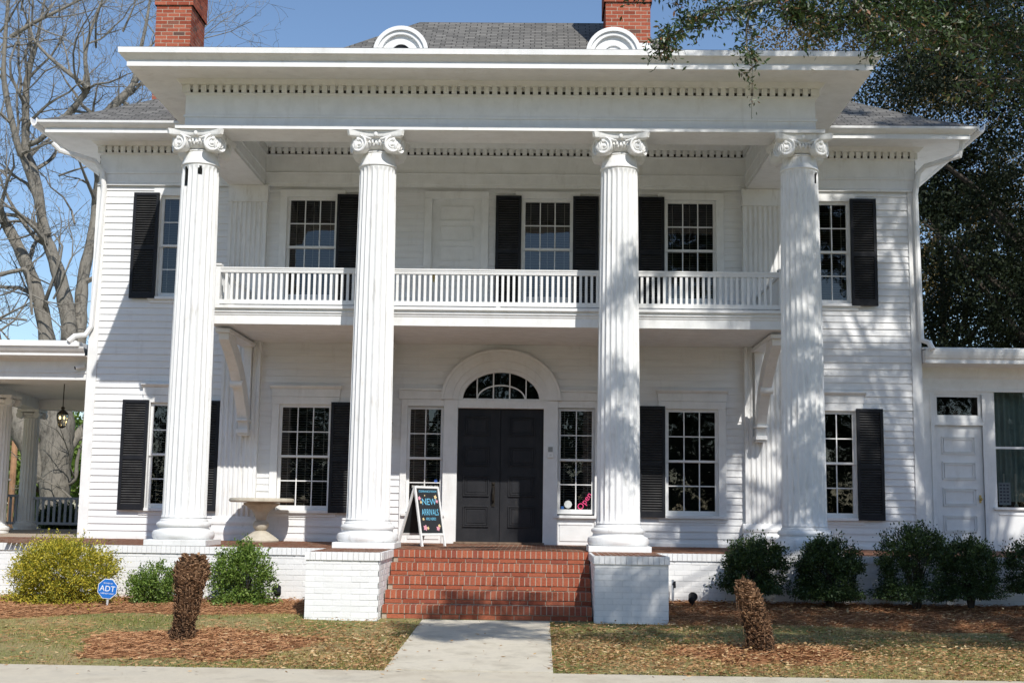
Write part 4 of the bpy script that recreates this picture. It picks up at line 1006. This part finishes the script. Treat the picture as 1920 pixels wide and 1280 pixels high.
# hanging lantern
c = at(117, 783, 5.3); t_ = thing('hanging_lantern', 'brass and glass lantern hanging on a chain in the left side porch', 'lantern', (c[0], 5.3, c[2]))
m = MB(); m.tube([(0, 0, .18), (0, 0, 2.55-c[2])], .008, 6); m.lathe([(.02, .19), (.035, .17), (.03, .15)], n=10); obj('chain', m, METAL, t_)
m = MB(); m.lathe([(.015, .15), (.05, .12), (.10, .075), (.102, .06), (.095, .058)], n=6); m.lathe([(.055, -.15), (.06, -.14), (.05, -.165), (.015, -.18)], n=6)
for k in range(6):
    a = math.pi/3*k; m.tube([(.1*math.cos(a), .1*math.sin(a), .06), (.095*math.cos(a), .095*math.sin(a), -.02), (.058*math.cos(a), .058*math.sin(a), -.15)], .005, 5)
obj('frame', m, METAL, t_)
m = MB(); m.lathe([(.094, .058), (.09, -.02), (.054, -.148)], n=6); obj('glass', m, GLASS, t_)
m = MB()
for x in (-.035, .035): m.sphere((x, -.02, .0), .018, 8, 6, (1, 1, 1.6))
obj('bulb', m, flat('warm_bulb', (1, .75, .35), .5, 4), t_)
# yard sign
yx = at(202, 1103, -.95); t_ = thing('security_yard_sign', 'blue octagonal ADT security sign on a thin stake by the yellow bush', 'sign', (yx[0], -.95, G(0, -.95)+.06))
zc = yx[2]-(G(0, -.95)+.06)
m = MB(); m.box(-.012, .012, 0, .008, -.08, zc+.05, M=Matrix.Rotation(R_(4), 4, 'Y')); obj('stake', m, flat('stake_grey', (.55, .55, .55)), t_)
Mo = T(.0, -.008, zc) @ Matrix.Rotation(R_(5), 4, 'Y')
def octo(r, y0, y1):
    m = MB(); pts = [(r*math.cos(R_(22.5+45*k)), r*math.sin(R_(22.5+45*k))) for k in range(8)]
    m.add([(a, y0, b) for a, b in pts]+[(a, y1, b) for a, b in pts], [tuple(range(8)), tuple(range(8, 16))[::-1]]+[(i, (i+1) % 8, 8+(i+1) % 8, 8+i) for i in range(8)]); m.xform(Mo); return m
obj('sign_edge', octo(.126, 0, .006), flat('sign_white', (.8, .8, .8)), t_); obj('sign_face', octo(.118, -.002, .004), flat('sign_blue', (.02, .16, .55), .35), t_)
SWH = flat('sign_letter', (.85, .86, .88))
for s_, zz, sz, sx in (('ADT', -.028, .092, 1.0), ('SECURED BY', .058, .020, 1), ('1-800-ADT-ASAP', -.062, .022, 1)):
    text('lettering', s_, sz, SWH, Mo @ T(0, -.0032, zz) @ RX90, t_, sx=sx)
# spotlights
def spotlight(x, y, label, rz, tilt):
    z = G(x, y)+.10; t_ = thing('garden_spotlight', label, 'spotlight', (x, y, z), 'black garden spotlights', rz)
    m = MB(); Mt = T(0, 0, .12) @ Matrix.Rotation(tilt, 4, 'X'); m.lathe([(.02, -.06), (.04, -.05), (.048, .0), (.055, .055), (.058, .06), (.05, .06), (.04, .045)], n=18); m.xform(Mt); obj('head', m, BLACK, t_)
    m = MB(); m.box(-.008, .008, -.008, .008, -.08, .08); m.tube([(-.03, 0, .07), (.03, 0, .07)], .012, 8); obj('stake', m, BLACK, t_)
spotlight(at(519, 1130, -.45)[0], -.45, 'black garden spotlight in pine straw right of the green round bush', .4, R_(-55))
spotlight(at(1298, 1124, -.5)[0], -.5, 'black garden spotlight in shaded straw right of the right pedestal', -.3, R_(-70))
x = at(1262, 1095, -.15)[0]; t_ = thing('garden_tap', 'thin grey stake with a black tap by the right pedestal', 'tap', (x, -.12, G(0, -.1)+.05))
m = MB(); m.box(-.014, .014, -.01, .01, -.1, .36); obj('stake', m, GREYP, t_); m = MB(); m.tube([(.02, -.01, .34), (.02, -.02, .26)], .016, 8); m.tube([(0, -.01, .31), (.03, -.03, .31)], .012, 8); obj('tap', m, BLACK, t_)
# things in the wing window
for u, lab in ((1883, 'left'), (1905, 'right')):
    c = at(u, 925, YR+.2); m = MB(); m.lathe([(.035, -.16), (.012, -.12), (.010, .0), (.02, .005), (.014, .02), (.013, .33), (.002, .34)], n=10)
    t_ = obj('candlestick', m, flat('candle_white', (.6, .64, .58))); t_.location = (c[0], YR+.2, .84); tag(t_, lab+' of two tall white candles standing in the wing window', 'candle', 'white candles in the wing window')
m = MB(); c = at(1883, 925, YR+.12); m.box(-.09, .09, 0, .004, -.17, .17); t_ = thing('window_poster', 'pale printed poster with rows of pictures at the bottom of the wing window', 'poster', (c[0], YR+.1, c[2])); obj('sheet', m, flat('poster_blue', (.45, .52, .62)), t_)
m = MB()
for i in range(6):
    for j in range(3): m.box(-.075+j*.052, -.04+j*.052, -.002, -.0005, .115-i*.05, .14-i*.05)
obj('pictures', m, flat('poster_dark', (.12, .12, .2)), t_)

# ------------------------------------------------------------------ sago palm stumps
def sago(name, label, u, v, y, H, rp, lean, tuft, n):
    x, _, z0 = at(u, v, y); z0 -= .02; t_ = thing(name, label, 'palm stump', (x, y, z0), 'cut sago palm stumps')
    def ctr(t): return Vector((lean[0]*t**1.2+.015*math.sin(t*4), lean[1]*t, H*t))
    def rad(t): return float(np.interp(t, np.linspace(0, 1, len(rp)), rp))*(1+.05*math.sin(t*17))
    m = MB(); ts = [i/30 for i in range(31)]; m.tube([ctr(t) for t in ts], [rad(t)*.9 for t in ts], 20, tint=.04); obj('core', m, SAGO, t_)
    m = MB()
    for i in range(n):
        t = ((i+.5)/n)**.92; a = i*2.39996+random.uniform(-.25, .25); c = ctr(t); r = rad(t)
        big = random.random()**2; up = random.uniform(.3, 1.5)+.2*t
        o = Vector((math.cos(a), math.sin(a), 0)); d = (o*random.uniform(.5, 1)+Vector((0, 0, up))).normalized(); s_ = Vector((-math.sin(a), math.cos(a), 0))
        b = c+o*(r*random.uniform(.82, .96)); ln = (.020+.036*big)*(.5+.7*t); wd_ = random.uniform(.008, .019)*(.7+.5*t)
        nn = d.cross(s_); th = .006; tip = b+d*ln; hook = tip+o*.008+Vector((0, 0, -.012*random.random()))
        V = [b-s_*wd_, b+s_*wd_, tip+s_*wd_*.7, tip-s_*wd_*.7]; V += [p-nn*th for p in V]+[hook]
        m.add(V, [(0, 1, 2, 3), (4, 7, 6, 5), (0, 4, 5, 1), (1, 5, 6, 2), (3, 7, 4, 0), (2, 6, 8), (6, 7, 8), (7, 3, 8), (3, 2, 8)], min(1, max(.01, random.gauss(.22+.33*t, .24))))
    for i in range(120):      # torn fibres
        a = random.uniform(0, 6.28); t = random.random(); c = ctr(t); o = Vector((math.cos(a), math.sin(a), 0)); b = c+o*rad(t)
        m.tube([b, b+o*.02+Vector((0, 0, -.03)), b+o*.012+Vector((0, 0, -.09*random.random()-.03))], [.003, .002, .001], 3, tint=random.uniform(.5, 1))
    for i in range(90):
        a = random.uniform(0, 6.28); q = random.random()**.6*rp[-1]*1.1; b = ctr(1)+Vector((math.cos(a)*q, math.sin(a)*q, -.03)); h_ = .03+tuft*max(0, 1-q/rp[-1])*random.uniform(.5, 1)
        m.tube([b, b+Vector((math.cos(a)*.01, math.sin(a)*.01, h_))], [.009, .001], 4, tint=random.uniform(.3, .9))
    obj('leaf_bases', m, SAGO, t_)
sago('palm_stump', 'wide shaggy sago palm stump leaning right, in front of the small green bush', 337, 1208, -3.8, .845, [.118, .108, .104, .106, .112, .124, .142, .158, .152, .095], (.10, .02), .03, 1900)
sago('palm_stump', 'narrow sago palm stump with a pointed top, leaning left on the right lawn', 1428, 1226, -3.8, .68, [.128, .126, .124, .121, .118, .116, .108, .088, .05], (-.15, .02), .10, 1700)

# ------------------------------------------------------------------ shrubs
def shrub(name, label, u0, u1, v0, v1, y, n, mat, leaf=.03, depth=None, group=None, taper=0, spiky=.15):
    a, b = at(u0, v1, y), at(u1, v0, y); cx = (a[0]+b[0])/2; rx = (b[0]-a[0])/2; z0 = a[2]; hz = b[2]-z0; ry = depth or rx*.8
    t_ = thing(name, label, 'shrub', (cx, y, z0), group)
    n = int(n*2.0); K = int(70+n/260); cl = []
    while len(cl) < K:
        p = rng.uniform(-1, 1, 3); rr = np.linalg.norm(p)
        if .35 < rr < 1: cl.append(p*(.93/ max(rr, .6))**.5 if rr > .6 else p)
    cl = np.array(cl); sk = K//3; a9 = rng.uniform(0, 6.283, sk); r9 = rng.uniform(.35, .62, sk); cl = np.concatenate([cl, np.stack([np.cos(a9)*r9, np.sin(a9)*r9, rng.uniform(-1, -.7, sk)], 1)]); K += sk; per = n//K; P = np.repeat(cl, per, 0)+rng.normal(0, .095, (K*per, 3)); 
    P[:, 2] = np.clip(P[:, 2], -1.02, 1.1)
    az = np.arctan2(P[:, 1], P[:, 0]); k1, k2, k3 = rng.uniform(0, 6.28, 3)
    sc = 1+spiky*(np.sin(az*3+k1+P[:, 2]*2)*.5+np.sin(az*5+k2-P[:, 2]*4)*.35+np.sin(az*9+P[:, 2]*9+k3)*.3)
    zz = (P[:, 2]+1)/2; wid = np.where(P[:, 2] < .1, .95/np.sqrt(np.clip(1-np.minimum(P[:, 2], 0)**2, .30, 1)), .95)
    X = np.stack([P[:, 0]*rx*sc*wid*(1-taper*zz**2), P[:, 1]*ry*sc*wid*(1-taper*zz**2), .03+zz*hz*(1+.5*(sc-1))], 1)
    # sprigs
    ns = K*2; q = rng.normal(size=(ns, 3)); q[:, 2] = np.abs(q[:, 2])*.8; q /= np.linalg.norm(q, axis=1)[:, None]
    st = np.stack([q[:, 0]*rx*.85, q[:, 1]*ry*.85, hz*(.45+q[:, 2]*.45)], 1)
    k = 10; tt = np.linspace(0, 1, k)[None, :, None]; ln = rng.uniform(.06, .15, (ns, 1, 1))*(rx/.45)**.5
    sp = (st[:, None, :]+(q+np.array([0, 0, .5]))[:, None, :]*tt*ln).reshape(-1, 3)+rng.normal(0, .012, (ns*k, 3))
    X = np.concatenate([X, sp]); out = X-np.array([0, 0, hz*.45]); out /= np.linalg.norm(out, axis=1)[:, None]+1e-6
    V, F, t = leaves(X, leaf*1.15, .5, outward=out*.9+np.array([0, 0, .3])); npobj('foliage', V, F, mat, t_, tint=t)
    m = MB()
    for i in range(34):
        a_ = random.uniform(0, 6.28); q_ = random.random(); x_, y_ = math.cos(a_)*rx*.75*q_, math.sin(a_)*ry*.75*q_
        m.tube([(x_*.15, y_*.15, -.1), (x_*.5, y_*.5, hz*.35), (x_, y_, hz*random.uniform(.6, .85))], [.010, .006, .002], 5)
    obj('stems', m, DBARK, t_)
    return t_
shrub('golden_shrub', 'large yellow-green clipped shrub at the far left of the porch wall', 22, 215, 1018, 1142, -.62, 17000, LEAF_Y, .027, .5, spiky=.2)
shrub('boxwood_shrub', 'small green shrub partly hidden behind the wide palm stump', 240, 345, 1068, 1144, -.55, 5200, LEAF_B, .028, spiky=.38, taper=.35)
shrub('boxwood_shrub', 'upright bright green shrub between the wide palm stump and left pedestal', 394, 512, 1026, 1142, -.45, 7000, LEAF_B, .031, spiky=.3, taper=.5)
shrub('evergreen_shrub', 'dark loose shrub behind the narrow palm stump', 1362, 1468, 1018, 1112, -.40, 7000, LEAF_S, .032, spiky=.42, group='dark shrubs in the right bed')
shrub('evergreen_shrub', 'dense dark rounded shrub in front of the rightmost column', 1500, 1610, 1014, 1124, -.42, 9500, LEAF_S, .030, spiky=.28, group='dark shrubs in the right bed')
shrub('evergreen_shrub', 'tall open airy shrub below the right corner of the house', 1652, 1780, 994, 1124, -.45, 8000, LEAF_S, .030, spiky=.25, group='dark shrubs in the right bed')
shrub('evergreen_shrub', 'compact dark shrub below the white wing door', 1772, 1866, 1018, 1122, -.50, 6500, LEAF_S, .028, spiky=.25, group='dark shrubs in the right bed')
shrub('evergreen_shrub', 'dark shrub cut off by the right edge of the photo', 1890, 2010, 1020, 1112, -.35, 5500, LEAF_S, .030, spiky=.25, group='dark shrubs in the right bed')
shrub('dark_plant', 'dark leafy plant seen through the left porch railing', 75, 150, 955, 1004, 10.2, 1600, LEAF_S, .07, spiky=.3)

# ------------------------------------------------------------------ trees
def grow(mb, p, d, ln, r, lv, maxlv, wob, nside, up=.12, spread=(.5, 1.0), kids=(3, 5), tips=None, minr=.004):
    n = max(3, int(ln/.35)) if lv < 2 else 4; pts = [Vector(p)]; rad = [r]; dd = Vector(d).normalized()
    for i in range(n):
        dd = (dd+Vector((random.gauss(0, wob), random.gauss(0, wob), random.gauss(0, wob)+up*.3))).normalized()
        pts.append(pts[-1]+dd*ln/n); rad.append(max(minr, r*(1-.72*(i+1)/n)))
    mb.tube(pts, rad, nside[min(lv, len(nside)-1)], cap=False)
    if tips is not None and lv >= maxlv-1: tips.extend(pts[1:])
    if lv < maxlv:
        for k in range(random.randint(*kids)):
            i = random.randint(1, n); t = i/n; q = pts[i]
            ax = dd.orthogonal().normalized(); ax.rotate(Matrix.Rotation(random.uniform(0, 6.28), 3, dd)); nd = dd.copy(); nd.rotate(Matrix.Rotation(random.uniform(*spread), 3, ax))
            grow(mb, q, nd, ln*random.uniform(.42, .7), max(minr, rad[i]*random.uniform(.5, .75)), lv+1, maxlv, wob*1.15, nside, up, spread, kids, tips, minr)
def smoothpath(pts, k=4):
    P = [np.array(p, float) for p in pts]; out = []
    for i in range(len(P)-1):
        p0, p1, p2, p3 = P[max(i-1, 0)], P[i], P[i+1], P[min(i+2, len(P)-1)]
        for j in range(k):
            t = j/k; out.append(.5*((2*p1)+(-p0+p2)*t+(2*p0-5*p1+4*p2-p3)*t*t+(-p0+3*p1-3*p2+p3)*t**3))
    out.append(P[-1]); return out
# big bare tree
BT = at(100, 1000, 14); bt = thing('bare_tree', 'huge bare winter tree with many pale limbs behind the left porch', 'tree', (BT[0], 14, -.7))
def limb(px, y0, y1=None, kids=7, mb=None, lv=1, klen=(1.6, 3.0)):
    y1 = y0 if y1 is None else y1; n = len(px); pts = []; rad = []
    for i, (u, v, w_) in enumerate(px):
        Y = y0+(y1-y0)*i/(n-1); p = at(u, v, Y); pts.append(p); rad.append(w_/2/(FPX/(Y+16.2)))
    sp = smoothpath(pts); sr = [rad[0]]
    sr = list(np.interp(np.linspace(0, n-1, len(sp)), range(n), rad)); off = np.array([BT[0], 14, -.7])
    sp = [Vector(p-off) for p in sp]
    sr = [r*(1+.07*math.sin(i*2.1)) for i, r in enumerate(sr)]
    mb.tube(sp, sr, 14, cap=False)
    for k in range(kids):
        i = random.randint(int(len(sp)*.25), len(sp)-1); d = (sp[min(i+1, len(sp)-1)]-sp[i-1]).normalized()
        ax = d.orthogonal().normalized(); ax.rotate(Matrix.Rotation(random.uniform(0, 6.28), 3, d)); nd = d.copy(); nd.rotate(Matrix.Rotation(random.uniform(.5, 1.1), 3, ax))
        grow(mb2, sp[i], nd, random.uniform(*klen), min(.07, sr[i]*.5), lv, 4, .20, (7, 5, 4, 3, 3), .15, (.45, 1.0), (2, 5), None, .004)
tb = MB(); mb2 = MB()
limb([(102, 1040, 66), (102, 960, 56), (104, 880, 56), (106, 810, 66), (104, 740, 60), (100, 690, 50), (100, 640, 44)], 14, 14, 0, tb)
limb([(88, 905, 30), (62, 850, 42), (38, 800, 44), (12, 740, 40), (-15, 640, 34), (-30, 500, 28)], 14, 13.4, 5, tb)
limb([(112, 860, 24), (135, 830, 20), (160, 800, 18), (190, 770, 15), (230, 700, 12)], 14, 15, 4, tb)
limb([(115, 900, 14), (132, 905, 9), (142, 893, 8), (144, 868, 7), (150, 840, 5)], 14, 13.8, 3, tb)
limb([(100, 720, 40), (88, 635, 30), (74, 564, 26), (50, 497, 24), (17, 430, 20), (-20, 370, 15)], 14, 13.5, 8, tb)
limb([(118, 720, 40), (131, 631, 32), (117, 541, 28), (97, 474, 23), (82, 430, 20), (67, 336, 19), (50, 285, 17), (48, 235, 15), (49, 168, 13), (54, 134, 11), (67, 87, 8), (80, 20, 5), (95, -60, 3)], 14, 13, 16, tb)
limb([(135, 720, 30), (148, 631, 27), (151, 581, 25), (157, 514, 22), (176, 430, 20), (184, 350, 18), (195, 280, 16), (201, 215, 20), (248, 161, 13), (262, 100, 8), (275, 40, 6), (290, -60, 3)], 14, 15, 14, tb)
limb([(90, 440, 14), (47, 302, 14), (37, 285, 13), (24, 235, 12), (10, 168, 11), (7, 118, 9), (15, 0, 6)], 13.6, 12.6, 10, tb)
limb([(55, 270, 13), (75, 262, 10), (110, 228, 14), (127, 215, 13), (155, 181, 12), (165, 160, 10), (160, 100, 8), (180, 30, 5), (210, -40, 3)], 13.2, 12.4, 10, tb)
limb([(165, 165, 9), (120, 130, 8), (85, 100, 6), (60, 70, 5)], 12.6, 12.2, 6, tb)
limb([(20, 70, 9), (60, 45, 8), (110, 20, 6), (170, -10, 4)], 12.8, 12.5, 8, tb)
limb([(250, 160, 9), (300, 90, 7), (350, 30, 5), (400, -20, 3)], 14.8, 15.5, 7, tb)
limb([(0, 515, 9), (30, 508, 8), (52, 512, 7), (60, 590, 5)], 13.3, 13.2, 4, tb)
for (u, v) in ((0, 620), (30, 660), (50, 600), (100, 560), (20, 340), (110, 330), (140, 420), (130, 260), (180, 90), (230, 60), (0, 60), (40, 20), (330, 20), (370, 60), (20, 900), (40, 780), (140, 940)):
    p = Vector(at(u, v, 13.5)-np.array([BT[0], 14, -.7]))
    grow(mb2, p, (random.gauss(0, 1), random.gauss(0, .5), random.uniform(-.1, 1)), random.uniform(1.2, 2.4), .03, 1, 4, .22, (7, 5, 4, 3, 3), .15, (.45, 1.0), (2, 5), None, .004)
obj('trunk', tb, BARK, bt, smooth=True, fix=False); obj('branches', mb2, BARK, bt, fix=False)

def clumpcloud(C_, R_3, n, K, leafsize, gap=0.0):
    """leaf positions in K clumps over an ellipsoid, relative coords"""
    cl = rng.normal(size=(K, 3)); cl /= np.linalg.norm(cl, axis=1)[:, None]; cl *= rng.uniform(.35, 1, (K, 1))**.5
    cr = rng.uniform(.10, .24, K); idx = rng.integers(0, K, n); g = rng.normal(size=(n, 3)); g /= np.linalg.norm(g, axis=1)[:, None]
    P = cl[idx]+g*(cr[idx]*rng.uniform(.3, 1, n)**.5)[:, None]*np.array([1.2, 1.2, .8])
    return P*np.array(R_3)+np.array(C_), g, idx
def tree(name, label, x, y, H, cz, R3, n, K, mat, leaf, bark=DBARK, tr=.25, group=None, limbs=9, cat='tree'):
    zb_ = G(x, y)-.1; t_ = thing(name, label, cat, (x, y, zb_), group)
    m = MB(); top = H*.75
    m.tube([(0, 0, 0), (.05, .02, top*.3), (-.05, .05, top*.6), (0, 0, top)], [tr, tr*.75, tr*.5, tr*.15], 12)
    for i in range(limbs):
        a = random.uniform(0, 6.28); z = random.uniform(cz-R3[2]*.9, cz+R3[2]*.2); z = max(z, top*.25)
        q = random.uniform(.5, .95); e = Vector((math.cos(a)*R3[0]*q, math.sin(a)*R3[1]*q, min(H*.95, z+random.uniform(.2, .5)*R3[2])))
        m.tube([(0, 0, z*.8), tuple(e*.5+Vector((0, 0, z*.42+random.uniform(-.2, .3)))), tuple(e)], [tr*.4, tr*.22, .02], 7)
    obj('trunk', m, bark, t_, smooth=True)
    P, g, idx = clumpcloud((0, 0, cz), R3, n, K, leaf)
    ct = rng.uniform(0, 1, K)[idx]*.5+rng.uniform(0, .5, n)
    V, F, t = leaves(P, leaf, .55, outward=g*.5, tint=ct); npobj('crown', V, F, mat, t_, tint=t)
    return t_
# dark evergreens at the right behind the wing
tree('evergreen_tree', 'tall dark evergreen tree filling the right edge behind the white wing', 12.6, 13.5, 14, 9.7, (4.8, 3.5, 5.4), 120000, 170, LEAF_D, .095, limbs=14, tr=.3)
tree('evergreen_tree', 'dark evergreen tree just beyond the right corner of the roof', 11.4, 17.5, 12, 7.9, (3.2, 3.0, 3.9), 60000, 100, LEAF_D, .10, limbs=12, tr=.22)
tree('oak_tree', 'sunlit golden brown tree showing above the right roof edge', 12.2, 27, 19, 13.4, (6.0, 4, 6.4), 70000, 150, LEAF_G, .12, tr=.3, limbs=12)
# foreground oak: trunk out of frame at the right, crown overhanging the roof and lawn
FO = thing('oak_tree', 'evergreen oak with small glossy leaves hanging across the top right corner', 'tree', (11.6, -7.5, -1))
off = np.array([11.6, -7.5, -1.0]); tk = MB(); tw = MB(); tips = []
def L3(p): return Vector(np.array(p, float)-off)
tk.tube([L3((11.6, -7.5, -1.2)), L3((11.5, -7.4, 1.5)), L3((11.2, -7.2, 4.5)), L3((11, -7, 8)), L3((10.8, -6.8, 11))], [.5, .42, .36, .26, .12], 16)
LPOS = []; SZ = []
def bough(pts, r0, r1, dens, spread=.55, per=26, leaf=.062):
    sp = smoothpath(pts, 6); n = len(sp); rr = np.linspace(r0, r1, n)
    tk.tube([L3(p) for p in sp], list(rr), 9)
    ln = sum(np.linalg.norm(sp[i+1]-sp[i]) for i in range(n-1)); nc = int(ln*dens)
    for k in range(nc):
        t = random.uniform(.15, 1)*(n-1); i = min(int(t), n-2); p = sp[i]+(sp[i+1]-sp[i])*(t-i)
        d = rng.normal(size=3)*np.array([1, 1, .55]); d /= np.linalg.norm(d); L_ = random.uniform(.25, 1)*spread
        q = p+d*L_+np.array([0, 0, -.25*L_]); m1 = (p+q)/2+rng.normal(0, .04, 3)
        tw.tube([L3(p), L3(m1), L3(q)], [.008, .005, .002], 3, cap=False)
        u = rng.uniform(.25, 1.05, per)[:, None]; c_ = p+(q-p)*u+rng.normal(0, .055, (per, 3)); LPOS.append(c_); SZ.append(np.full(per, leaf)*rng.uniform(.6, 1.25, per))
# the visible fringe along the top of the picture
for px, Y0_, Y1_, dn, sp_ in (
    ([(2100, -160), (1900, -40), (1700, -10), (1500, -25), (1300, -45), (1210, -40)], -3.2, -4.4, 42, .42),
    ([(2100, 20), (1950, 60), (1820, 50), (1680, 25), (1560, 30), (1470, 20)], -3.4, -4.0, 42, .40),
    ([(2060, 150), (1960, 110), (1860, 95), (1760, 60), (1640, 60)], -3.8, -4.2, 26, .36),
    ([(2080, 260), (1990, 190), (1900, 150), (1820, 150)], -3.6, -4.2, 22, .36),
    ([(1500, -20), (1400, 10), (1330, 25), (1270, 60), (1240, 85)], -4.2, -4.5, 20, .26),
    ([(1420, -10), (1402, 40), (1400, 80), (1405, 110)], -4.2, -4.3, 14, .20),
    ([(1600, 0), (1650, 60), (1680, 90)], -4.0, -4.1, 24, .34)):
    n = len(px); bough([at(u, v, Y0_+(Y1_-Y0_)*i/(n-1)) for i, (u, v) in enumerate(px)], .018, .005, dn*1.35, sp_, 30, .066)
# the dangling twig
sp = [at(1405, 100, -4.3), at(1411, 130, -4.3), at(1410, 175, -4.3), at(1409, 221, -4.3)]
tw.tube([L3(p) for p in sp], [.004, .003, .0025, .002], 5)
for i in range(46):
    t = random.random()**.8; p = at(1409+random.gauss(0, 8*(1-t*.4)), 95+125*t, -4.3+random.uniform(-.06, .06)); LPOS.append(p[None, :]+rng.normal(0, .01, (1, 3))); SZ.append(np.array([.055*random.uniform(.6, 1.1)]))
# crown higher up, out of the picture: it throws the dappled shade
def shade_src(xw, yw, zw, s): return np.array([xw+.385*s, yw-s, zw+1.03*s])
SH = [  # where a bough's shade falls (x, y, z on the facade or lawn) and how far up the light it hangs
    ([(7.5, 3.1, 6.5), (6.2, 3.1, 5.6), (5.2, 3.1, 4.6), (4.4, 3.1, 3.8), (3.6, 3.1, 3.2)], 7.5, 17, .5),
    ([(8.5, 3.1, 4.0), (7.0, 3.1, 3.6), (6.0, 3.1, 2.9), (5.2, 3.1, 2.5), (4.6, 3.1, 2.2)], 8.5, 19, .55),
    ([(8.5, 3.1, 2.0), (7.0, 3.1, 1.6), (5.8, 3.1, 1.3), (5.2, 3.1, .6)], 9.0, 17, .5),
    ([(6.0, .4, 5.0), (4.6, .3, 4.3), (4.1, .2, 3.6), (3.4, .2, 3.0)], 5.8, 10, .42),
    ([(6.4, .4, 2.6), (5.0, .3, 2.2), (4.1, .2, 1.4), (3.6, .2, .9)], 6.4, 10, .45),
    ([(5.5, .3, 3.7), (4.2, .2, 2.7), (3.0, .2, 2.6), (1.8, .2, 2.3), (1.4, .2, 1.9)], 6.6, 12, .35),
    ([(3.8, .2, 5.6), (2.6, .2, 4.7), (1.8, .2, 3.8), (1.5, .2, 3.2)], 5.6, 11, .35),
    ([(4.5, -.2, .6), (3.2, -.6, .2), (2.2, -1.3, -.2), (1.7, -1.3, -.5), (1.0, -1.3, -.6), (.2, -1.0, -.5), (-.5, -1.0, -.5)], 7.5, 15, .42),
    ([(7.5, -.4, -.3), (6.2, -.5, -.3), (5.0, -.4, -.3), (3.8, -.4, -.3), (2.8, -.6, -.5)], 7.5, 34, .55),
    ([(7.5, -1.0, -.7), (6.2, -1.1, -.7), (5.0, -1.2, -.7), (3.8, -1.2, -.7), (2.6, -1.3, -.7)], 8.2, 30, .55),
    ([(6.5, -2.2, -.8), (5.2, -2.0, -.8), (4.0, -2.1, -.8), (3.0, -2.2, -.8), (2.0, -2.3, -.8), (1.2, -2.2, -.8)], 8.0, 26, .5),
    ([(5.0, -3.0, -.8), (3.6, -2.8, -.8), (2.4, -2.9, -.8), (1.4, -2.7, -.8), (.2, -2.4, -.8), (-.3, -2.1, -.8)], 7.6, 15, .45),
    ([(9, .3, -.4), (7.5, .3, -.2), (6.2, .3, -.2), (5.2, .3, -.1)], 8.4, 26, .5),
    ([(8.6, 3.4, 3.2), (7.8, 3.4, 2.4), (7.2, 3.4, 1.2)], 8.0, 20, .5),
    ([(7.0, .0, 6.2), (5.8, -.4, 6.3), (5.0, -.6, 6.3), (3.6, -.6, 6.35), (2.6, -.6, 6.3)], 5.0, 15, .4)]
for pts, s, dn, spd in SH:
    bough([shade_src(*p, s+.3*math.sin(i)) for i, p in enumerate(pts)], .05, .012, dn*1.15, spd*1.5, 34, .095)
# scattered outer sprays of the same crown: mottled shade over the right half of the front
rs = random.Random(5)
for k in range(200):
    if k < 132:      # facade and wing
        xw = 8.9-5.6*rs.random(); zw = rs.uniform(-.3, 6.8); yw = 3.1 if xw > 4.3 else .4; s_ = rs.uniform(6.2, 9.5) if zw > .3 else rs.uniform(7.4, 9.5)
    elif k < 182:    # beds and lawn
        xw = 8.5-6.8*rs.random(); yw = rs.uniform(-3.0, .0); zw = -.75; s_ = rs.uniform(7.0, 9.0)
    else:           # path and steps
        xw = rs.uniform(-.7, 1.9); yw = rs.uniform(-3.0, -.8); zw = -.7; s_ = rs.uniform(7.2, 8.6)
    a_ = rs.uniform(0, 6.28); L2 = rs.uniform(.3, .8); c0 = shade_src(xw, yw, zw, s_)
    dv = np.array([math.cos(a_), .4*rs.uniform(-1, 1), .6*math.sin(a_)])*L2
    bough([c0-dv, c0-dv*.3+np.array([0, 0, .12]), c0+dv*.4+np.array([0, 0, .1]), c0+dv], .02, .006, rs.uniform(9, 20), rs.uniform(.3, .55), 36, .095)
    root = np.array([10.9, -6.9, 7.5]); mid = (c0-dv+root)/2+np.array([0, 0, .9])
    tw.tube([L3(p) for p in smoothpath([c0-dv, c0-dv+(mid-c0)*.4+np.array([0, 0, .15]), mid, root], 3)], [.012]*3+[.02]*3+[.03]*4, 4, cap=False)
P = np.concatenate(LPOS)-off; sz = np.concatenate(SZ)
V, F, t = leaves(P, sz, .34, droop=.35); npobj('crown', V, F, LEAF_O, FO, tint=t)
obj('trunk', tk, BARK, FO, smooth=True, fix=False); obj('twigs', tw, DBARK, FO, fix=False)

# trees beyond the left porch and across the road (seen small, and mirrored in the panes)
for i, (x, y, h_) in enumerate(((-26, 52, 7), (-19, 46, 6), (-31, 60, 8))):
    tree('background_tree', ('low green tree far behind the left porch railing', 'bushy green tree seen between the left porch columns', 'distant green tree at the left edge of the photo')[i], x, y, h_, h_*.55, (4.5, 3, h_*.45), 5000, 60, LEAF_B, .4, tr=.3, group='trees far behind the left porch')
for x, y, h_ in ((-44, 62, 9), (-56, 70, 11), (-70, 66, 10), (-38, 78, 10), (30, 48, 9), (42, 56, 11)):
    tree('background_tree', 'distant leafy tree on the skyline, out past the side of the house', x, y, h_, h_*.52, (6, 4, h_*.46), 5000, 60, LEAF_S, .5, tr=.35, group='trees on the skyline')
p = at(20, 950, 26); m = MB(); m.tube([(0, 0, -1), (0, 0, 2.2)], .1, 10); o = obj('wooden_post', m, mat_noise('orange_wood', (.35, .18, .09), (.5, .28, .15), 8, .8)); o.location = (p[0], 26, p[2]); tag(o, 'reddish wooden post seen beyond the left porch railing', 'post')
for i, x in enumerate((-30, -19, -9, 2, 12, 23, 34)):  # unseen row behind the camera, added and raised to darken the pane reflections
    tree('reflected_tree', 'unseen leafy tree across the road, added for the dark window reflections', x, -44-3*(i % 2), 12, 6.2, (6.8, 3.5, 5.8), 14000, 110, LEAF_S, .42, tr=.35, group='unseen trees across the road')
